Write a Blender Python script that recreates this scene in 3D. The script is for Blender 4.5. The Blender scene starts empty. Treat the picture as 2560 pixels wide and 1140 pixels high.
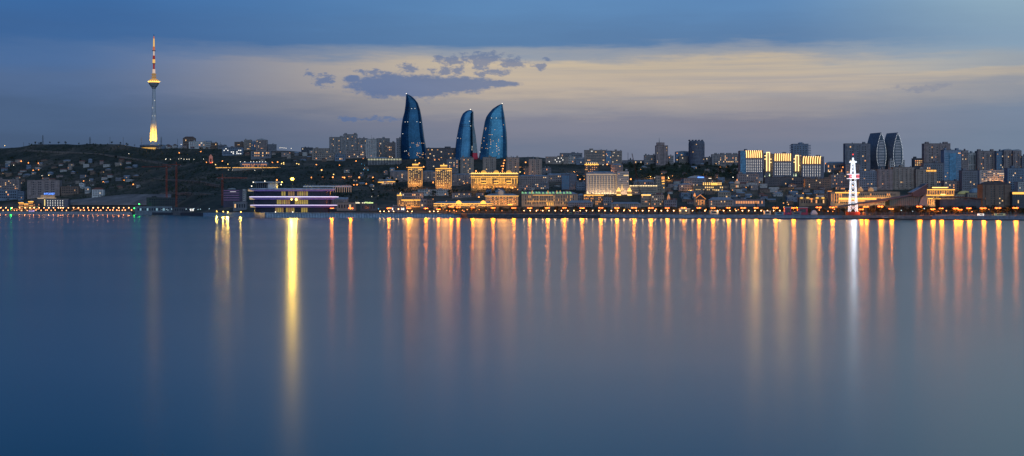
import bpy, math, random
from mathutils import Vector, Matrix, noise
rnd = random.Random(7)
scene = bpy.context.scene
col = scene.collection
F, HZ, CH = 3500.0, 515.0, 20.0          # pixels per radian of the survey photo, horizon row, eye height in metres

def lin(c):
    return tuple(((v/255)/12.92 if v/255 <= .04045 else ((v/255+.055)/1.055)**2.4) for v in c)
def lerp(a, b, t): return a+(b-a)*t
def table(t, u):
    if u <= t[0][0]: return t[0][1]
    for (a, b), (c, d) in zip(t, t[1:]):
        if u <= c: return b+(d-b)*(u-a)/(c-a)
    return t[-1][1]

# ------------------------------------------------------------------ materials
MATS = {}
def mat(name, base, rough=.8, emit=None, strength=0., metal=0., vary=.25, scale=.15, sample='NONE', base2=None):
    if name in MATS: return MATS[name]
    m = bpy.data.materials.new(name); m.use_nodes = True
    nt = m.node_tree; b = nt.nodes['Principled BSDF']
    b.inputs['Roughness'].default_value = rough; b.inputs['Metallic'].default_value = metal
    tc = nt.nodes.new('ShaderNodeTexCoord'); n = nt.nodes.new('ShaderNodeTexNoise')
    n.inputs['Scale'].default_value = scale; n.inputs['Detail'].default_value = 5
    nt.links.new(tc.outputs['Object'], n.inputs['Vector'])
    r = nt.nodes.new('ShaderNodeValToRGB')
    r.color_ramp.elements[0].position = .35; r.color_ramp.elements[1].position = .68
    lo = base2 if base2 else tuple(v*(1-vary) for v in base); hi = tuple(min(1, v*(1+vary*.6)) for v in base) if not base2 else base
    r.color_ramp.elements[0].color = (*lo, 1); r.color_ramp.elements[1].color = (*hi, 1)
    nt.links.new(n.outputs['Fac'], r.inputs['Fac']); nt.links.new(r.outputs['Color'], b.inputs['Base Color'])
    if emit:
        b.inputs['Emission Color'].default_value = (*emit, 1); b.inputs['Emission Strength'].default_value = strength
        m.cycles.emission_sampling = sample
    MATS[name] = m
    return m
CONC = mat('concrete', (.30, .29, .29)); STONE = mat('limestone', (.38, .32, .25)); PALE = mat('pale_render', (.50, .49, .47))
BRICK = mat('brown_brick', (.23, .165, .13)); DARK = mat('dark_cladding', (.10, .11, .13)); GREY = mat('grey_panel', (.22, .23, .26))
PINK = mat('pinkish_tuff', (.33, .27, .26)); SAND = mat('sand_render', (.36, .31, .27)); WHITE = mat('white_paint', (.72, .72, .70), vary=.12)
BLUEP = mat('blue_grey_panel', (.20, .26, .34)); ROOFZ = mat('zinc_roof', (.34, .38, .42), .45, metal=.2); ROOFB = mat('brown_roof', (.13, .085, .07))
ROOFD = mat('tar_roof', (.09, .09, .10)); ROOFR = mat('red_tile_roof', (.22, .09, .065)); STEEL = mat('grey_steel', (.2, .21, .22), .5, metal=.5)
RUST = mat('red_crane_paint', (.60, .12, .06), .6); BLACK = mat('black_metal', (.02, .02, .022), .5); TRUNK = mat('bark', (.07, .05, .035))
LEAF = [mat('leaf_'+w, c, .75, vary=.45, scale=.5) for w, c in (('dark', (.035, .055, .028)), ('olive', (.055, .062, .03)), ('deep', (.025, .045, .03)))]
GLASSD = mat('dark_glass', (.03, .045, .065), .12, vary=.5, scale=.4); GLASSB = mat('blue_glass', (.06, .17, .28), .15, metal=.5, vary=.4, scale=.3)
WARMW = mat('lit_window_warm', (.5, .35, .2), emit=(1, .55, .2), strength=1.1); WHITEW = mat('lit_window_white', (.6, .6, .6), emit=(1, .95, .82), strength=1.3)
ORANGEW = mat('lit_window_orange', (.5, .3, .15), emit=(1, .36, .11), strength=1.1); DOTW = mat('white_window_light', (.6, .6, .6), emit=(1, .92, .8), strength=1.35)
DIMW = mat('dim_window', (.4, .3, .2), emit=(1, .48, .16), strength=.45); PALEW = mat('pale_lit_window', (.5, .45, .4), emit=(1, .74, .44), strength=.8)
GOLD = mat('gold_led_strip', (.6, .45, .2), emit=(1, .47, .06), strength=1.5, vary=.2); GOLDB = mat('bright_gold_led', (.6, .45, .2), emit=(1, .58, .15), strength=2.4)
GOLDD = mat('dim_gold_glow', (.5, .36, .2), emit=(1, .42, .08), strength=.55); AMBER = mat('amber_glow', (.5, .3, .15), emit=(1, .33, .06), strength=.95)
LIMEL = mat('green_roof_light', (.3, .5, .3), emit=(.38, .95, .42), strength=.45); VIOLET = mat('violet_led', (.6, .55, .7), emit=(.80, .68, 1), strength=1.5)
VIOLD = mat('violet_soffit', (.3, .25, .5), emit=(.22, .16, .75), strength=.16); CYANL = mat('cyan_light', (.3, .5, .6), emit=(.12, .6, 1), strength=.9)
BLUEL = mat('blue_sign_light', (.2, .3, .8), emit=(.10, .28, 1), strength=2.2); REDL = mat('red_light', (.6, .1, .1), emit=(1, .06, .04), strength=1.6)
DERR = mat('white_led_lattice', (.8, .8, .8), emit=(.80, .88, 1), strength=1.15); DERRP = mat('pink_led_panel', (.7, .2, .2), emit=(1, .16, .2), strength=.9)
SODIUM = mat('sodium_lamp_glass', (.8, .5, .3), emit=(1, .14, .012), strength=3.4); GLOBE = mat('globe_lamp_glass', (.8, .7, .6), emit=(1, .54, .2), strength=3.5)
HILLO = mat('orange_lamp_glass', (.8, .5, .3), emit=(1, .32, .06), strength=3.2); HILLW = mat('white_lamp_glass', (.8, .8, .8), emit=(1, .88, .66), strength=2.6)
HILLY = mat('yellow_lamp_glass', (.8, .7, .3), emit=(1, .66, .2), strength=2.8); HILLC = mat('cool_lamp_glass', (.7, .8, .8), emit=(.6, .9, 1), strength=2.)
GREENB = mat('green_beacon_glass', (.3, .8, .3), emit=(.06, 1, .14), strength=4.); FLOODG = mat('floodlight_lens', (.9, .8, .4), emit=(1, .63, .06), strength=12.)
FLOODS = mat('quay_floodlight_lens', (.9, .8, .4), emit=(1, .55, .12), strength=8.); WALLL = mat('wall_light_lens', (.9, .8, .4), emit=(1, .6, .1), strength=6.)
YCURT = mat('lit_yellow_interior', (.5, .42, .15), emit=(.85, .6, .10), strength=.27, vary=.6, scale=.25); YCURT2 = mat('lit_ochre_interior', (.45, .3, .15), emit=(.7, .38, .12), strength=.22, vary=.6, scale=.25)
TVBLUE = mat('tower_concrete', (.60, .63, .66), vary=.12); CREAML = mat('cream_soffit_glow', (.7, .6, .45), emit=(1, .68, .34), strength=.38)

# ------------------------------------------------------------------ mesh builder
class MB:
    def __init__(s): s.v = []; s.f = []
    def add(s, vs, fs):
        n = len(s.v); s.v += [tuple(v) for v in vs]; s.f += [tuple(i+n for i in f) for f in fs]; return s
    def box(s, x0, x1, y0, y1, z0, z1):
        return s.add([(x0,y0,z0),(x1,y0,z0),(x1,y1,z0),(x0,y1,z0),(x0,y0,z1),(x1,y0,z1),(x1,y1,z1),(x0,y1,z1)],
                     [(3,2,1,0),(4,5,6,7),(0,1,5,4),(1,2,6,5),(2,3,7,6),(3,0,4,7)])
    def loft(s, rings, cap=True):
        n = len(rings[0]); vs = [p for r in rings for p in r]; fs = []
        for k in range(len(rings)-1):
            for i in range(n):
                j = (i+1) % n; fs.append((k*n+i, k*n+j, (k+1)*n+j, (k+1)*n+i))
        if cap: fs.append(tuple(reversed(range(n)))); fs.append(tuple(range((len(rings)-1)*n, len(rings)*n)))
        return s.add(vs, fs)
    def lathe(s, prof, seg=16, cx=0, cy=0, sy=1.):
        return s.loft([[(cx+r*math.cos(2*math.pi*i/seg), cy+sy*r*math.sin(2*math.pi*i/seg), z) for i in range(seg)] for r, z in prof])
    def tube(s, p, q, r0, r1=None, seg=5):
        p, q = Vector(p), Vector(q); r1 = r0 if r1 is None else r1; d = (q-p)
        if d.length < 1e-6: return s
        d.normalize(); a = d.orthogonal().normalized(); b = d.cross(a)
        return s.loft([[p+(a*math.cos(2*math.pi*i/seg)+b*math.sin(2*math.pi*i/seg))*r0 for i in range(seg)],
                       [q+(a*math.cos(2*math.pi*i/seg)+b*math.sin(2*math.pi*i/seg))*r1 for i in range(seg)]])
    def truss(s, p, q, w0, w1, n, t=.2, seg=4):
        p, q = Vector(p), Vector(q); d = (q-p).normalized(); a = Vector((1,0,0)) if abs(d.x) < .9 else Vector((0,0,1))
        a = (a-d*a.dot(d)).normalized(); b = d.cross(a)
        L = []
        for k in range(n+1):
            f = k/n; c = p.lerp(q, f); w = lerp(w0, w1, f)/2
            L.append([c+a*w*sx+b*w*sy for sx, sy in ((-1,-1),(1,-1),(1,1),(-1,1))])
        for k in range(n):
            for i in range(4):
                s.tube(L[k][i], L[k+1][i], t, seg=seg)
                s.tube(L[k][i], L[k+1][(i+1)%4] if k%2 else L[k+1][i], t*.6, seg=seg)
                s.tube(L[k][i], L[k][(i+1)%4], t*.6, seg=seg)
                s.tube(L[k][(i+1)%4] if not k%2 else L[k][i], L[k+1][i] if not k%2 else L[k+1][(i+1)%4], t*.6, seg=seg)
        return s
    def prism(s, pts, y0, y1, dx=0, dz=0):      # outline in x,z pushed back along y
        n = len(pts)
        return s.loft([[(x, y0, z) for x, z in pts], [(x+dx, y1, z+dz) for x, z in pts]])
    def gable(s, x0, x1, y0, y1, z, h, axis='x'):
        if axis == 'x':
            ym = (y0+y1)/2
            return s.add([(x0,y0,z),(x1,y0,z),(x1,y1,z),(x0,y1,z),(x0,ym,z+h),(x1,ym,z+h)], [(0,1,5,4),(2,3,4,5),(1,2,5),(3,0,4),(3,2,1,0)])
        xm = (x0+x1)/2
        return s.add([(x0,y0,z),(x1,y0,z),(x1,y1,z),(x0,y1,z),(xm,y0,z+h),(xm,y1,z+h)], [(0,1,4),(2,3,5),(1,2,5,4),(3,0,4,5),(3,2,1,0)])
    def hip(s, x0, x1, y0, y1, z, h):
        i = min(x1-x0, y1-y0)*.45; ym0, ym1 = y0+i, y1-i
        return s.loft([[(x0,y0,z),(x1,y0,z),(x1,y1,z),(x0,y1,z)], [(x0+i,ym0,z+h),(x1-i,ym0,z+h),(x1-i,ym1,z+h),(x0+i,ym1,z+h)]])
    def ball(s, c, rx, ry=None, rz=None, seg=8, n=5):
        ry = rx if ry is None else ry; rz = rx if rz is None else rz; cx, cy, cz = c
        return s.loft([[(cx+rx*max(.02, math.sin(math.pi*k/n))*math.cos(2*math.pi*i/seg), cy+ry*max(.02, math.sin(math.pi*k/n))*math.sin(2*math.pi*i/seg),
                 cz-rz*math.cos(math.pi*k/n)) for i in range(seg)] for k in range(n+1)])
    def mesh(s, name, m):
        me = bpy.data.meshes.new(name); me.from_pydata(s.v, [], s.f); me.materials.append(m); me.update(); return me
    def build(s, name, m, parent=None, loc=None, smooth=False):
        me = s.mesh(name, m)
        if smooth: me.polygons.foreach_set('use_smooth', [True]*len(me.polygons))
        return put(name, me, parent, loc)
def put(name, me, parent=None, loc=None):
    o = bpy.data.objects.new(name, me); col.objects.link(o)
    if parent: o.parent = parent
    if loc: o.location = loc
    return o
def box(x0, x1, y0, y1, z0, z1): return MB().box(x0, x1, y0, y1, z0, z1)
def tag(o, label=None, cat=None, group=None, kind=None):
    if label: o['label'] = label
    if cat: o['category'] = cat
    if group: o['group'] = group
    if kind: o['kind'] = kind
    return o
def thing(name, loc, label=None, cat=None, group=None, rz=0):
    o = bpy.data.objects.new(name, None); col.objects.link(o); o.location = loc; o.rotation_euler.z = rz
    return tag(o, label, cat, group)
KIDS = {}
def dup(root, loc, label=None, group=None, rz=None, sc=None):
    c = root.copy(); col.objects.link(c); c.location = loc
    if rz is not None: c.rotation_euler.z = rz
    if sc: c.scale = sc
    if label: c['label'] = label
    if group: c['group'] = group
    if root.name not in KIDS: KIDS[root.name] = [(k, list(k.children)) for k in root.children]
    for k, g in KIDS[root.name]:
        d = k.copy(); col.objects.link(d); d.parent = c
        for h in g:
            e = h.copy(); col.objects.link(e); e.parent = d
    return c

# ------------------------------------------------------------------ lie of the land
WL = [(-3000,529),(-600,533.5),(0,535.5),(330,536.5),(430,537.8),(507,541),(640,543),(664,543.7),(1150,544.5),(1160,545),(1480,545.5),(1800,546.5),(2100,547.8),(2300,549),(2560,551),(3200,556),(5000,570)]
QT = [(-3000,523),(-600,527),(0,528.8),(330,529.5),(430,532),(507,532),(640,530.8),(664,531),(1150,533.5),(1480,535),(1800,536.2),(2100,538),(2400,539),(2560,540),(3200,544),(5000,553)]
RP = [(-3000,390),(-600,376),(0,369),(45,367),(84,361),(137,360),(300,361),(380,372),(450,370),(560,371),(660,375),(760,377),(820,384),(900,390),(1000,396),(1270,390),(1340,391),(1450,402),(1560,406),(1640,407),(1800,410),(1900,420),(2100,432),(2300,440),(2560,440),(3200,450),(5000,470)]
RY = [(-3000,5200),(0,4700),(380,4300),(700,4050),(1100,3750),(1500,3550),(2000,3350),(2560,3150),(5000,3000)]
def Ysh(u): return CH*F/(table(WL, u)-HZ)
def zq(u): return CH-(table(QT, u)-HZ)*Ysh(u)/F
FLAT = 130.
def pyflat(u): return HZ+(CH-zq(u))*F/(Ysh(u)+FLAT)
def place(u, py):
    pf, pr, y0, yr = pyflat(u), table(RP, u), Ysh(u)+FLAT, table(RY, u)
    if py >= pf: return max(Ysh(u)+4, (CH-zq(u))*F/(py-HZ))
    s = (pf-py)/(pf-pr)
    return y0+min(1.04, s)*(yr-y0)
def gz(u, Y):
    y0, yr = Ysh(u)+FLAT, table(RY, u); z0 = zq(u)
    if Y <= y0: return z0
    s = min(1, (Y-y0)/(yr-y0)); p = lerp(pyflat(u), table(RP, u), s)
    z = CH+(HZ-p)*min(Y, yr)/F
    if Y > yr: z -= (Y-yr)*.06
    return z
def X(u, Y): return (u-1280)/F*Y
def Zp(py, Y): return CH+(HZ-py)*Y/F
def spot(u, py, dz=0):
    Y = place(u, py); return (X(u, Y), Y, gz(u, Y)+dz)

# ------------------------------------------------------------------ generic blocks
AUTO = []                                     # (object, description, px, py): labels written at the end from the nearest landmark
def auto(o, desc, u, py): AUTO.append((o, desc, u, py)); return o
def grid(root, W, H, cols, rows, x0=.06, x1=.94, z0=.1, z1=.93, wf=.5, hf=.5, lit=.06, lm=WARMW, dark=GLASSD, y=0., name='window', mesh=None):
    pw, ph = W*(x1-x0)/cols, H*(z1-z0)/rows; a, b = pw*wf/2, ph*hf/2
    me = {}
    for k, m in (('d', dark), ('l', lm)):
        me[k] = box(-a, a, -.14, .25, -b, b).mesh(name, m)
    mix_ = [box(-a, a, -.14, .25, -b, b).mesh(name, m) for m in (lm, lm, DIMW, ORANGEW, PALEW)] if lm is WARMW and lit > 0 else [me['l']]
    slots = [(c, r) for r in range(rows) for c in range(cols)]
    if len(slots) > 100: raise ValueError('too many windows')
    for c, r in slots:
        put(name, rnd.choice(mix_) if rnd.random() < (lit*1.9 if lm is WARMW else lit) else me['d'], root, (-W/2+W*x0+pw*(c+.5), y, H*z0+ph*(r+.5)))
class B: pass
def block(label, p0, p1, pt, pb, wall=CONC, roof='flat', cols=6, rows=8, lit=.07, lm=WARMW, depth=None, rz=0, name='apartment_block', cat='apartment block', group=None, rm=None,
          bays=0, base=None, wf=.5, hf=.5, z0=.1, z1=.93, x0=.06, x1=.94, rh=None, boxes=1, autodesc=None, dark=GLASSD, roofname='roof'):
    u = (p0+p1)/2; Y = place(u, base if base else pb); g = gz(u, Y); s = Y/F
    W = (p1-p0)*s; top = Zp(pt, Y); H = top-g; D = depth or max(8, min(W*.7, 24))
    r = thing(name, (X(u, Y), Y, g), label, cat, group, rz)
    if autodesc: auto(r, autodesc, u, (pt+pb)/2)
    b = B(); b.r, b.W, b.H, b.D, b.Y, b.s, b.u, b.g = r, W, H, D, Y, s, u, g
    rh = rh or min(.22*D, .3*H, 5) if roof in ('hip', 'gable', 'gabley', 'dome') else 0
    zw = H-rh
    w = MB().box(-W/2, W/2, 0, D, -6, zw)
    for k in range(bays):
        xc = -W/2+W*(k+.5)/bays; bw = W/bays*.22
        w.box(xc-bw, xc+bw, -1.3, -.003, zw*.06, zw*.97)
    w.build('wall', wall, r)
    rm = rm or {'flat': ROOFD, 'hip': ROOFB, 'gable': ROOFZ, 'gabley': ROOFZ, 'dome': ROOFZ}.get(roof, ROOFD); e = min(.5, W*.03)
    if roof == 'flat':
        q = MB().box(-W/2-e, W/2+e, -e, D+e, zw, zw+.5)
        q.build(roofname, rm, r)
        for k in range(boxes):
            bw = W*rnd.uniform(.08, .2); xc = rnd.uniform(-.35, .35)*W if boxes == 1 else lerp(-.35, .35, k/(boxes-1))*W; bh = min(4, .08*H+1.2)
            MB().box(xc-bw/2, xc+bw/2, D*.3, D*.75, zw+.5, zw+.5+bh).build('stair_head', wall, r)
        if boxes and W > 14 and rnd.random() < .7:
            xa = rnd.uniform(-.42, .42)*W; MB().tube((xa, D*.4, zw+.4), (xa, D*.4, zw+rnd.uniform(4, 8)), .22, .1, 4).build('antenna', STEEL, r)
        if boxes and W > 18:
            xa = rnd.uniform(-.4, .4)*W; MB().lathe([(1.3, zw+.5), (1.3, zw+2.6), (.3, zw+3.1)], 8, xa, D*.3).build('water_tank', ROOFZ, r)
    elif roof == 'hip': MB().hip(-W/2-e, W/2+e, -e, D+e, zw, rh).build(roofname, rm, r)
    elif roof == 'gable': MB().gable(-W/2-e, W/2+e, -e, D+e, zw, rh, 'x').build(roofname, rm, r)
    elif roof == 'gabley': MB().gable(-W/2-e, W/2+e, -e, D+e, zw, rh, 'y').build(roofname, rm, r)
    elif roof == 'dome':
        q = MB(); n = 7
        q.loft([[(-W/2+W*i/12*1., 0 if j == 0 else D, zw+rh*math.sin(math.pi*i/12)) for i in range(13)] for j in range(2)], cap=True)
        q.build(roofname, rm, r)
    b.zw = zw
    if cols: grid(r, W, zw, cols, rows, lit=lit, lm=lm, wf=wf, hf=hf, z0=z0, z1=z1, x0=x0, x1=x1, dark=dark)
    return b
def strip(b, x0, x1, z0, z1, m=GOLD, name='cornice_light', d=.5, y=0.):
    """a run of lit moulding on the front; x and z as fractions of the wall"""
    return box(-b.W/2+b.W*x0, -b.W/2+b.W*x1, y-d, y-.004, b.zw*z0, b.zw*z1).build(name, m, b.r)
def piers(b, n, x0, x1, z0, z1, w, m=GOLD, name='pilaster_light', d=.45):
    me = box(-w/2, w/2, -d, -.004, 0, b.zw*(z1-z0)).mesh(name, m)
    for k in range(n):
        f = x0+(x1-x0)*(k/(n-1) if n > 1 else .5)
        put(name, me, b.r, (-b.W/2+b.W*f, 0, b.zw*z0))
def flood(b, power, color=(1, .47, .10), y=-9, z=1., wfrac=.9):
    L = bpy.data.lights.new('facade_floodlight', 'AREA'); L.shape = 'RECTANGLE'; L.size = b.W*wfrac; L.size_y = .8; L.energy = power; L.color = color
    o = bpy.data.objects.new('facade_floodlight', L); col.objects.link(o); o.parent = b.r; o.location = (0, y, z)
    o.rotation_euler = (math.radians(90+38), 0, 0)
    return o

LAMPS = {}
def bulb(parent, loc, key, inten, color, r, spot=None):
    """a lamp bulb or an added fill lamp; inten is its luminous intensity"""
    if key not in LAMPS:
        L = bpy.data.lights.new(key, 'SPOT' if spot else 'POINT'); L.energy = inten*4*math.pi; L.color = color; L.shadow_soft_size = r
        if spot: L.spot_size = math.radians(spot); L.spot_blend = .3
        LAMPS[key] = L
    o = bpy.data.objects.new(key, LAMPS[key]); col.objects.link(o); o.parent = parent; o.location = loc
    if spot: o.rotation_euler.x = math.radians(90-8); o.rotation_euler.z = math.pi
    return o
# ------------------------------------------------------------------ dusk sky
world = bpy.data.worlds.new("World"); scene.world = world; world.use_nodes = True
NT = world.node_tree; NT.nodes.clear()
def N(t, **k):
    n = NT.nodes.new(t)
    for a, b in k.items(): setattr(n, a, b)
    return n
def plug(s, v):
    if isinstance(v, (int, float)): s.default_value = v
    elif isinstance(v, tuple): s.default_value = (*v, 1) if len(v) == 3 and s.type == 'RGBA' else v
    else: NT.links.new(v, s)
def mth(op, *a, clamp=False):
    n = N('ShaderNodeMath', operation=op, use_clamp=clamp)
    for i, v in enumerate(a): plug(n.inputs[i], v)
    return n.outputs[0]
def smooth(x, a, b, lo=0., hi=1.):
    n = N('ShaderNodeMapRange', interpolation_type='SMOOTHSTEP')
    plug(n.inputs[0], x); n.inputs[1].default_value = a; n.inputs[2].default_value = b; n.inputs[3].default_value = lo; n.inputs[4].default_value = hi
    return n.outputs[0]
def mixc(f, a, b, mode='MIX'):
    n = N('ShaderNodeMix', data_type='RGBA', blend_type=mode)
    plug(n.inputs[0], f); plug(n.inputs[6], a); plug(n.inputs[7], b); return n.outputs[2]
def az(px): return math.atan((px-1280)/F)
def el(py): return math.atan((HZ-py)/F)
tc = N('ShaderNodeTexCoord'); sx = N('ShaderNodeSeparateXYZ'); NT.links.new(tc.outputs['Generated'], sx.inputs[0])
dx, dy, dz = sx.outputs
A = mth('ARCTAN2', dx, dy); E = mth('ARCSINE', dz)
def nz(ka, ke, scale, detail=5, rough=.55, off=0.):
    c = N('ShaderNodeCombineXYZ'); plug(c.inputs[0], mth('MULTIPLY', A, ka)); plug(c.inputs[1], mth('MULTIPLY', E, ke)); c.inputs[2].default_value = off
    n = N('ShaderNodeTexNoise'); n.inputs['Scale'].default_value = scale; n.inputs['Detail'].default_value = detail; n.inputs['Roughness'].default_value = rough
    NT.links.new(c.outputs[0], n.inputs['Vector']); return n.outputs['Fac']
wisp = mth('SUBTRACT', nz(6, 55, 1.6, 6, .6, 3.1), .5); wisp2 = mth('SUBTRACT', nz(22, 120, 1.5, 5, .6, 8.), .5)
E2 = mth('ADD', mth('ADD', E, mth('MULTIPLY', wisp, .022)), mth('MULTIPLY', wisp2, .006))
EMAX = .40
def ramp(stops):
    r = N('ShaderNodeValToRGB'); r.color_ramp.interpolation = 'EASE'
    st = sorted([(e/EMAX, c) for e, c in stops]); els = r.color_ramp.elements
    els[0].position, els[0].color = st[0][0], (*lin(st[0][1]), 1); els[1].position, els[1].color = st[-1][0], (*lin(st[-1][1]), 1)
    for p, c in st[1:-1]:
        e = els.new(p); e.color = (*lin(c), 1)
    plug(r.inputs[0], mth('DIVIDE', E2, EMAX, clamp=True)); return r.outputs[0]
left = ramp([(el(515), (70, 88, 114)), (el(370), (69, 91, 122)), (el(290), (74, 98, 132)), (el(215), (83, 109, 148)), (el(160), (76, 109, 155)), (el(100), (62, 102, 153)), (el(0), (60, 106, 161)), (.185, (28, 94, 150)), (.22, (6, 78, 134)), (.36, (1, 54, 100))])
mid = ramp([(el(515), (106, 118, 139)), (el(380), (110, 122, 144)), (el(310), (126, 130, 147)), (el(265), (156, 152, 154)), (el(215), (190, 176, 160)), (el(165), (197, 182, 160)), (el(138), (146, 155, 168)), (el(104), (88, 126, 168)), (el(0), (92, 136, 182)), (.20, (66, 124, 172)), (.25, (42, 112, 156)), (.36, (14, 80, 126))])
right = ramp([(el(515), (106, 124, 146)), (el(380), (110, 130, 153)), (el(290), (118, 136, 159)), (el(232), (146, 152, 162)), (el(196), (184, 175, 161)), (el(178), (150, 161, 171)), (el(125), (133, 160, 183)), (el(0), (143, 172, 190)), (.26, (116, 158, 182)), (.36, (76, 126, 156))])
base = mixc(smooth(A, az(120), az(1300)), left, mid)
base = mixc(smooth(A, az(1850), az(2650)), base, right)
# thin streaks drawn out along the horizon inside the bright band
st = smooth(nz(4, 150, 1.2, 5, .6, 12.), .42, .72)
band = mth('MULTIPLY', smooth(E, el(330), el(250)), smooth(E, el(140), el(170)))
band = mth('MULTIPLY', band, smooth(A, az(600), az(1500)))
base = mixc(mth('MULTIPLY', mth('MULTIPLY', st, band), .42), base, lin((138, 146, 162)))
soft = nz(5, 26, 1.3, 4, .5, 21.)
base = mixc(1., base, mixc(soft, (.86, .87, .90), (1.13, 1.12, 1.10)), 'MULTIPLY')
# torn dark clouds hanging in front of the bright band
edge = mth('ADD', mth('MULTIPLY', mth('SUBTRACT', nz(40, 90, 1.7, 8, .66, 5.), .5), 2.3), mth('MULTIPLY', mth('SUBTRACT', nz(120, 230, 1.5, 5, .65, 2.), .5), 1.6))
def clouds(L_):
    f = None
    for px, py, rx, ry in L_:
        d = mth('SQRT', mth('ADD', mth('POWER', mth('DIVIDE', mth('SUBTRACT', A, az(px)), rx/F), 2.), mth('POWER', mth('DIVIDE', mth('SUBTRACT', E, el(py)), ry/F), 2.)))
        d = mth('SUBTRACT', 1., d); f = d if f is None else mth('MAXIMUM', f, d)
    return f
fbig = clouds(((960,216,112,36),(1050,217,128,37),(1140,211,140,25),(1235,209,74,11),(880,199,30,11)))
fsmall = clouds(((818,199,34,18),(775,189,18,8),(930,180,58,11),(1024,171,36,17),(1082,176,18,12),(1112,180,21,15),(1142,180,20,15),(1127,149,54,17),(1214,146,48,15),(1203,165,25,12),(1290,157,52,16),(1200,188,20,11),(1245,182,42,10),(1352,165,14,10),(1367,147,15,8),(880,298,32,8),(948,298,42,10),(2310,231,80,10)))
m1 = mth('MULTIPLY', smooth(mth('ADD', fbig, mth('MULTIPLY', edge, .5)), .0, .42), .86)
m2 = mth('MULTIPLY', smooth(mth('ADD', mth('MULTIPLY', fsmall, .8), mth('MULTIPLY', edge, 1.35)), .02, .6), smooth(A, az(2400), az(1500), .3, .74))
mask = mth('MAXIMUM', m1, m2)
cloudc = mixc(smooth(A, az(800), az(1330)), lin((86, 112, 156)), lin((102, 121, 156)))
cloudc = mixc(1., cloudc, mixc(nz(30, 70, 1.4, 5, .6, 33.), (.90, .91, .93), (1.10, 1.09, 1.07)), 'MULTIPLY')
base = mixc(mask, base, cloudc)
east = ramp([(0., (58, 76, 108)), (.08, (62, 84, 124)), (.2, (60, 92, 142)), (.38, (40, 76, 128))])
base = mixc(smooth(dy, .75, -.1), base, east)
base = mixc(smooth(E, .33, 1.3), base, lin((34, 68, 118)))
nish = N('ShaderNodeTexSky', sky_type='NISHITA'); nish.sun_disc = False; nish.sun_elevation = math.radians(.5); nish.sun_rotation = math.radians(12)
bg1 = N('ShaderNodeBackground'); plug(bg1.inputs[0], base); bg1.inputs[1].default_value = 1.0
bg2 = N('ShaderNodeBackground'); NT.links.new(nish.outputs[0], bg2.inputs[0]); bg2.inputs[1].default_value = .0012
ad = N('ShaderNodeAddShader'); NT.links.new(bg1.outputs[0], ad.inputs[0]); NT.links.new(bg2.outputs[0], ad.inputs[1])
out = N('ShaderNodeOutputWorld'); NT.links.new(ad.outputs[0], out.inputs['Surface'])

S = bpy.data.lights.new('dusk_sky_sun', 'SUN'); S.energy = .85; S.angle = math.radians(70); S.color = (.66, .83, 1)      # soft overcast light from the eastern sky behind the viewer
so = bpy.data.objects.new('dusk_sky_sun', S); col.objects.link(so); so.location = (0, -200, 400)
so.rotation_euler = Vector((-.25, 1, -.62)).to_track_quat('-Z', 'Y').to_euler()

# ------------------------------------------------------------------ camera and render
cam = bpy.data.cameras.new('camera'); co = bpy.data.objects.new('camera', cam); col.objects.link(co)
cam.sensor_width = 36; cam.lens = 36*F/2560; cam.shift_y = (HZ-570)/2560; cam.clip_start = 1; cam.clip_end = 200000
co.location = (0, 0, CH); co.rotation_euler = (math.radians(90), 0, 0); scene.camera = co
scene.view_settings.view_transform = 'Standard'; scene.view_settings.look = 'None'; scene.view_settings.exposure = 0; scene.view_settings.gamma = 1
scene.render.engine = 'CYCLES'; cy = scene.cycles
cy.use_denoising = True; cy.max_bounces = 4; cy.diffuse_bounces = 2; cy.glossy_bounces = 3; cy.transmission_bounces = 2; cy.transparent_max_bounces = 4
cy.caustics_reflective = False; cy.caustics_refractive = False; cy.sample_clamp_indirect = 6; cy.sample_clamp_direct = 0
try: cy.denoiser = 'OPENIMAGEDENOISE'; cy.denoising_input_passes = 'RGB_ALBEDO_NORMAL'; cy.denoising_prefilter = 'ACCURATE'
except Exception: pass
cy.use_light_tree = True; cy.light_sampling_threshold = 0; cy.use_adaptive_sampling = False

# ------------------------------------------------------------------ water
wm = bpy.data.materials.new('bay_water'); wm.use_nodes = True; nt = wm.node_tree; p = nt.nodes['Principled BSDF']
p.inputs['Base Color'].default_value = (.001, .060, .088, 1); p.inputs['IOR'].default_value = 1.38; p.inputs['Specular Tint'].default_value = (.92, .98, .89, 1)
t = nt.nodes.new('ShaderNodeTexCoord'); mp = nt.nodes.new('ShaderNodeMapping'); mp.inputs['Scale'].default_value = (.0016, .006, 1)
n1 = nt.nodes.new('ShaderNodeTexNoise'); n1.inputs['Scale'].default_value = 1; n1.inputs['Detail'].default_value = 4
mr = nt.nodes.new('ShaderNodeMapRange'); mr.inputs[1].default_value = .3; mr.inputs[2].default_value = .7; mr.inputs[3].default_value = .182; mr.inputs[4].default_value = .206
nt.links.new(t.outputs['Object'], mp.inputs[0]); nt.links.new(mp.outputs[0], n1.inputs['Vector']); nt.links.new(n1.outputs['Fac'], mr.inputs[0]); nt.links.new(mr.outputs[0], p.inputs['Roughness'])
w = MB()
xs = [-60000, -8000, -3000, -1000, 0, 1000, 3000, 8000, 60000]; ys = [-4000, 0, 400, 1000, 2000, 4000, 8000, 120000]
w.add([(x, y, 0) for y in ys for x in xs], [(j*9+i, j*9+i+1, (j+1)*9+i+1, (j+1)*9+i) for j in range(len(ys)-1) for i in range(8)])
tag(w.build('water', wm), kind='structure')

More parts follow.
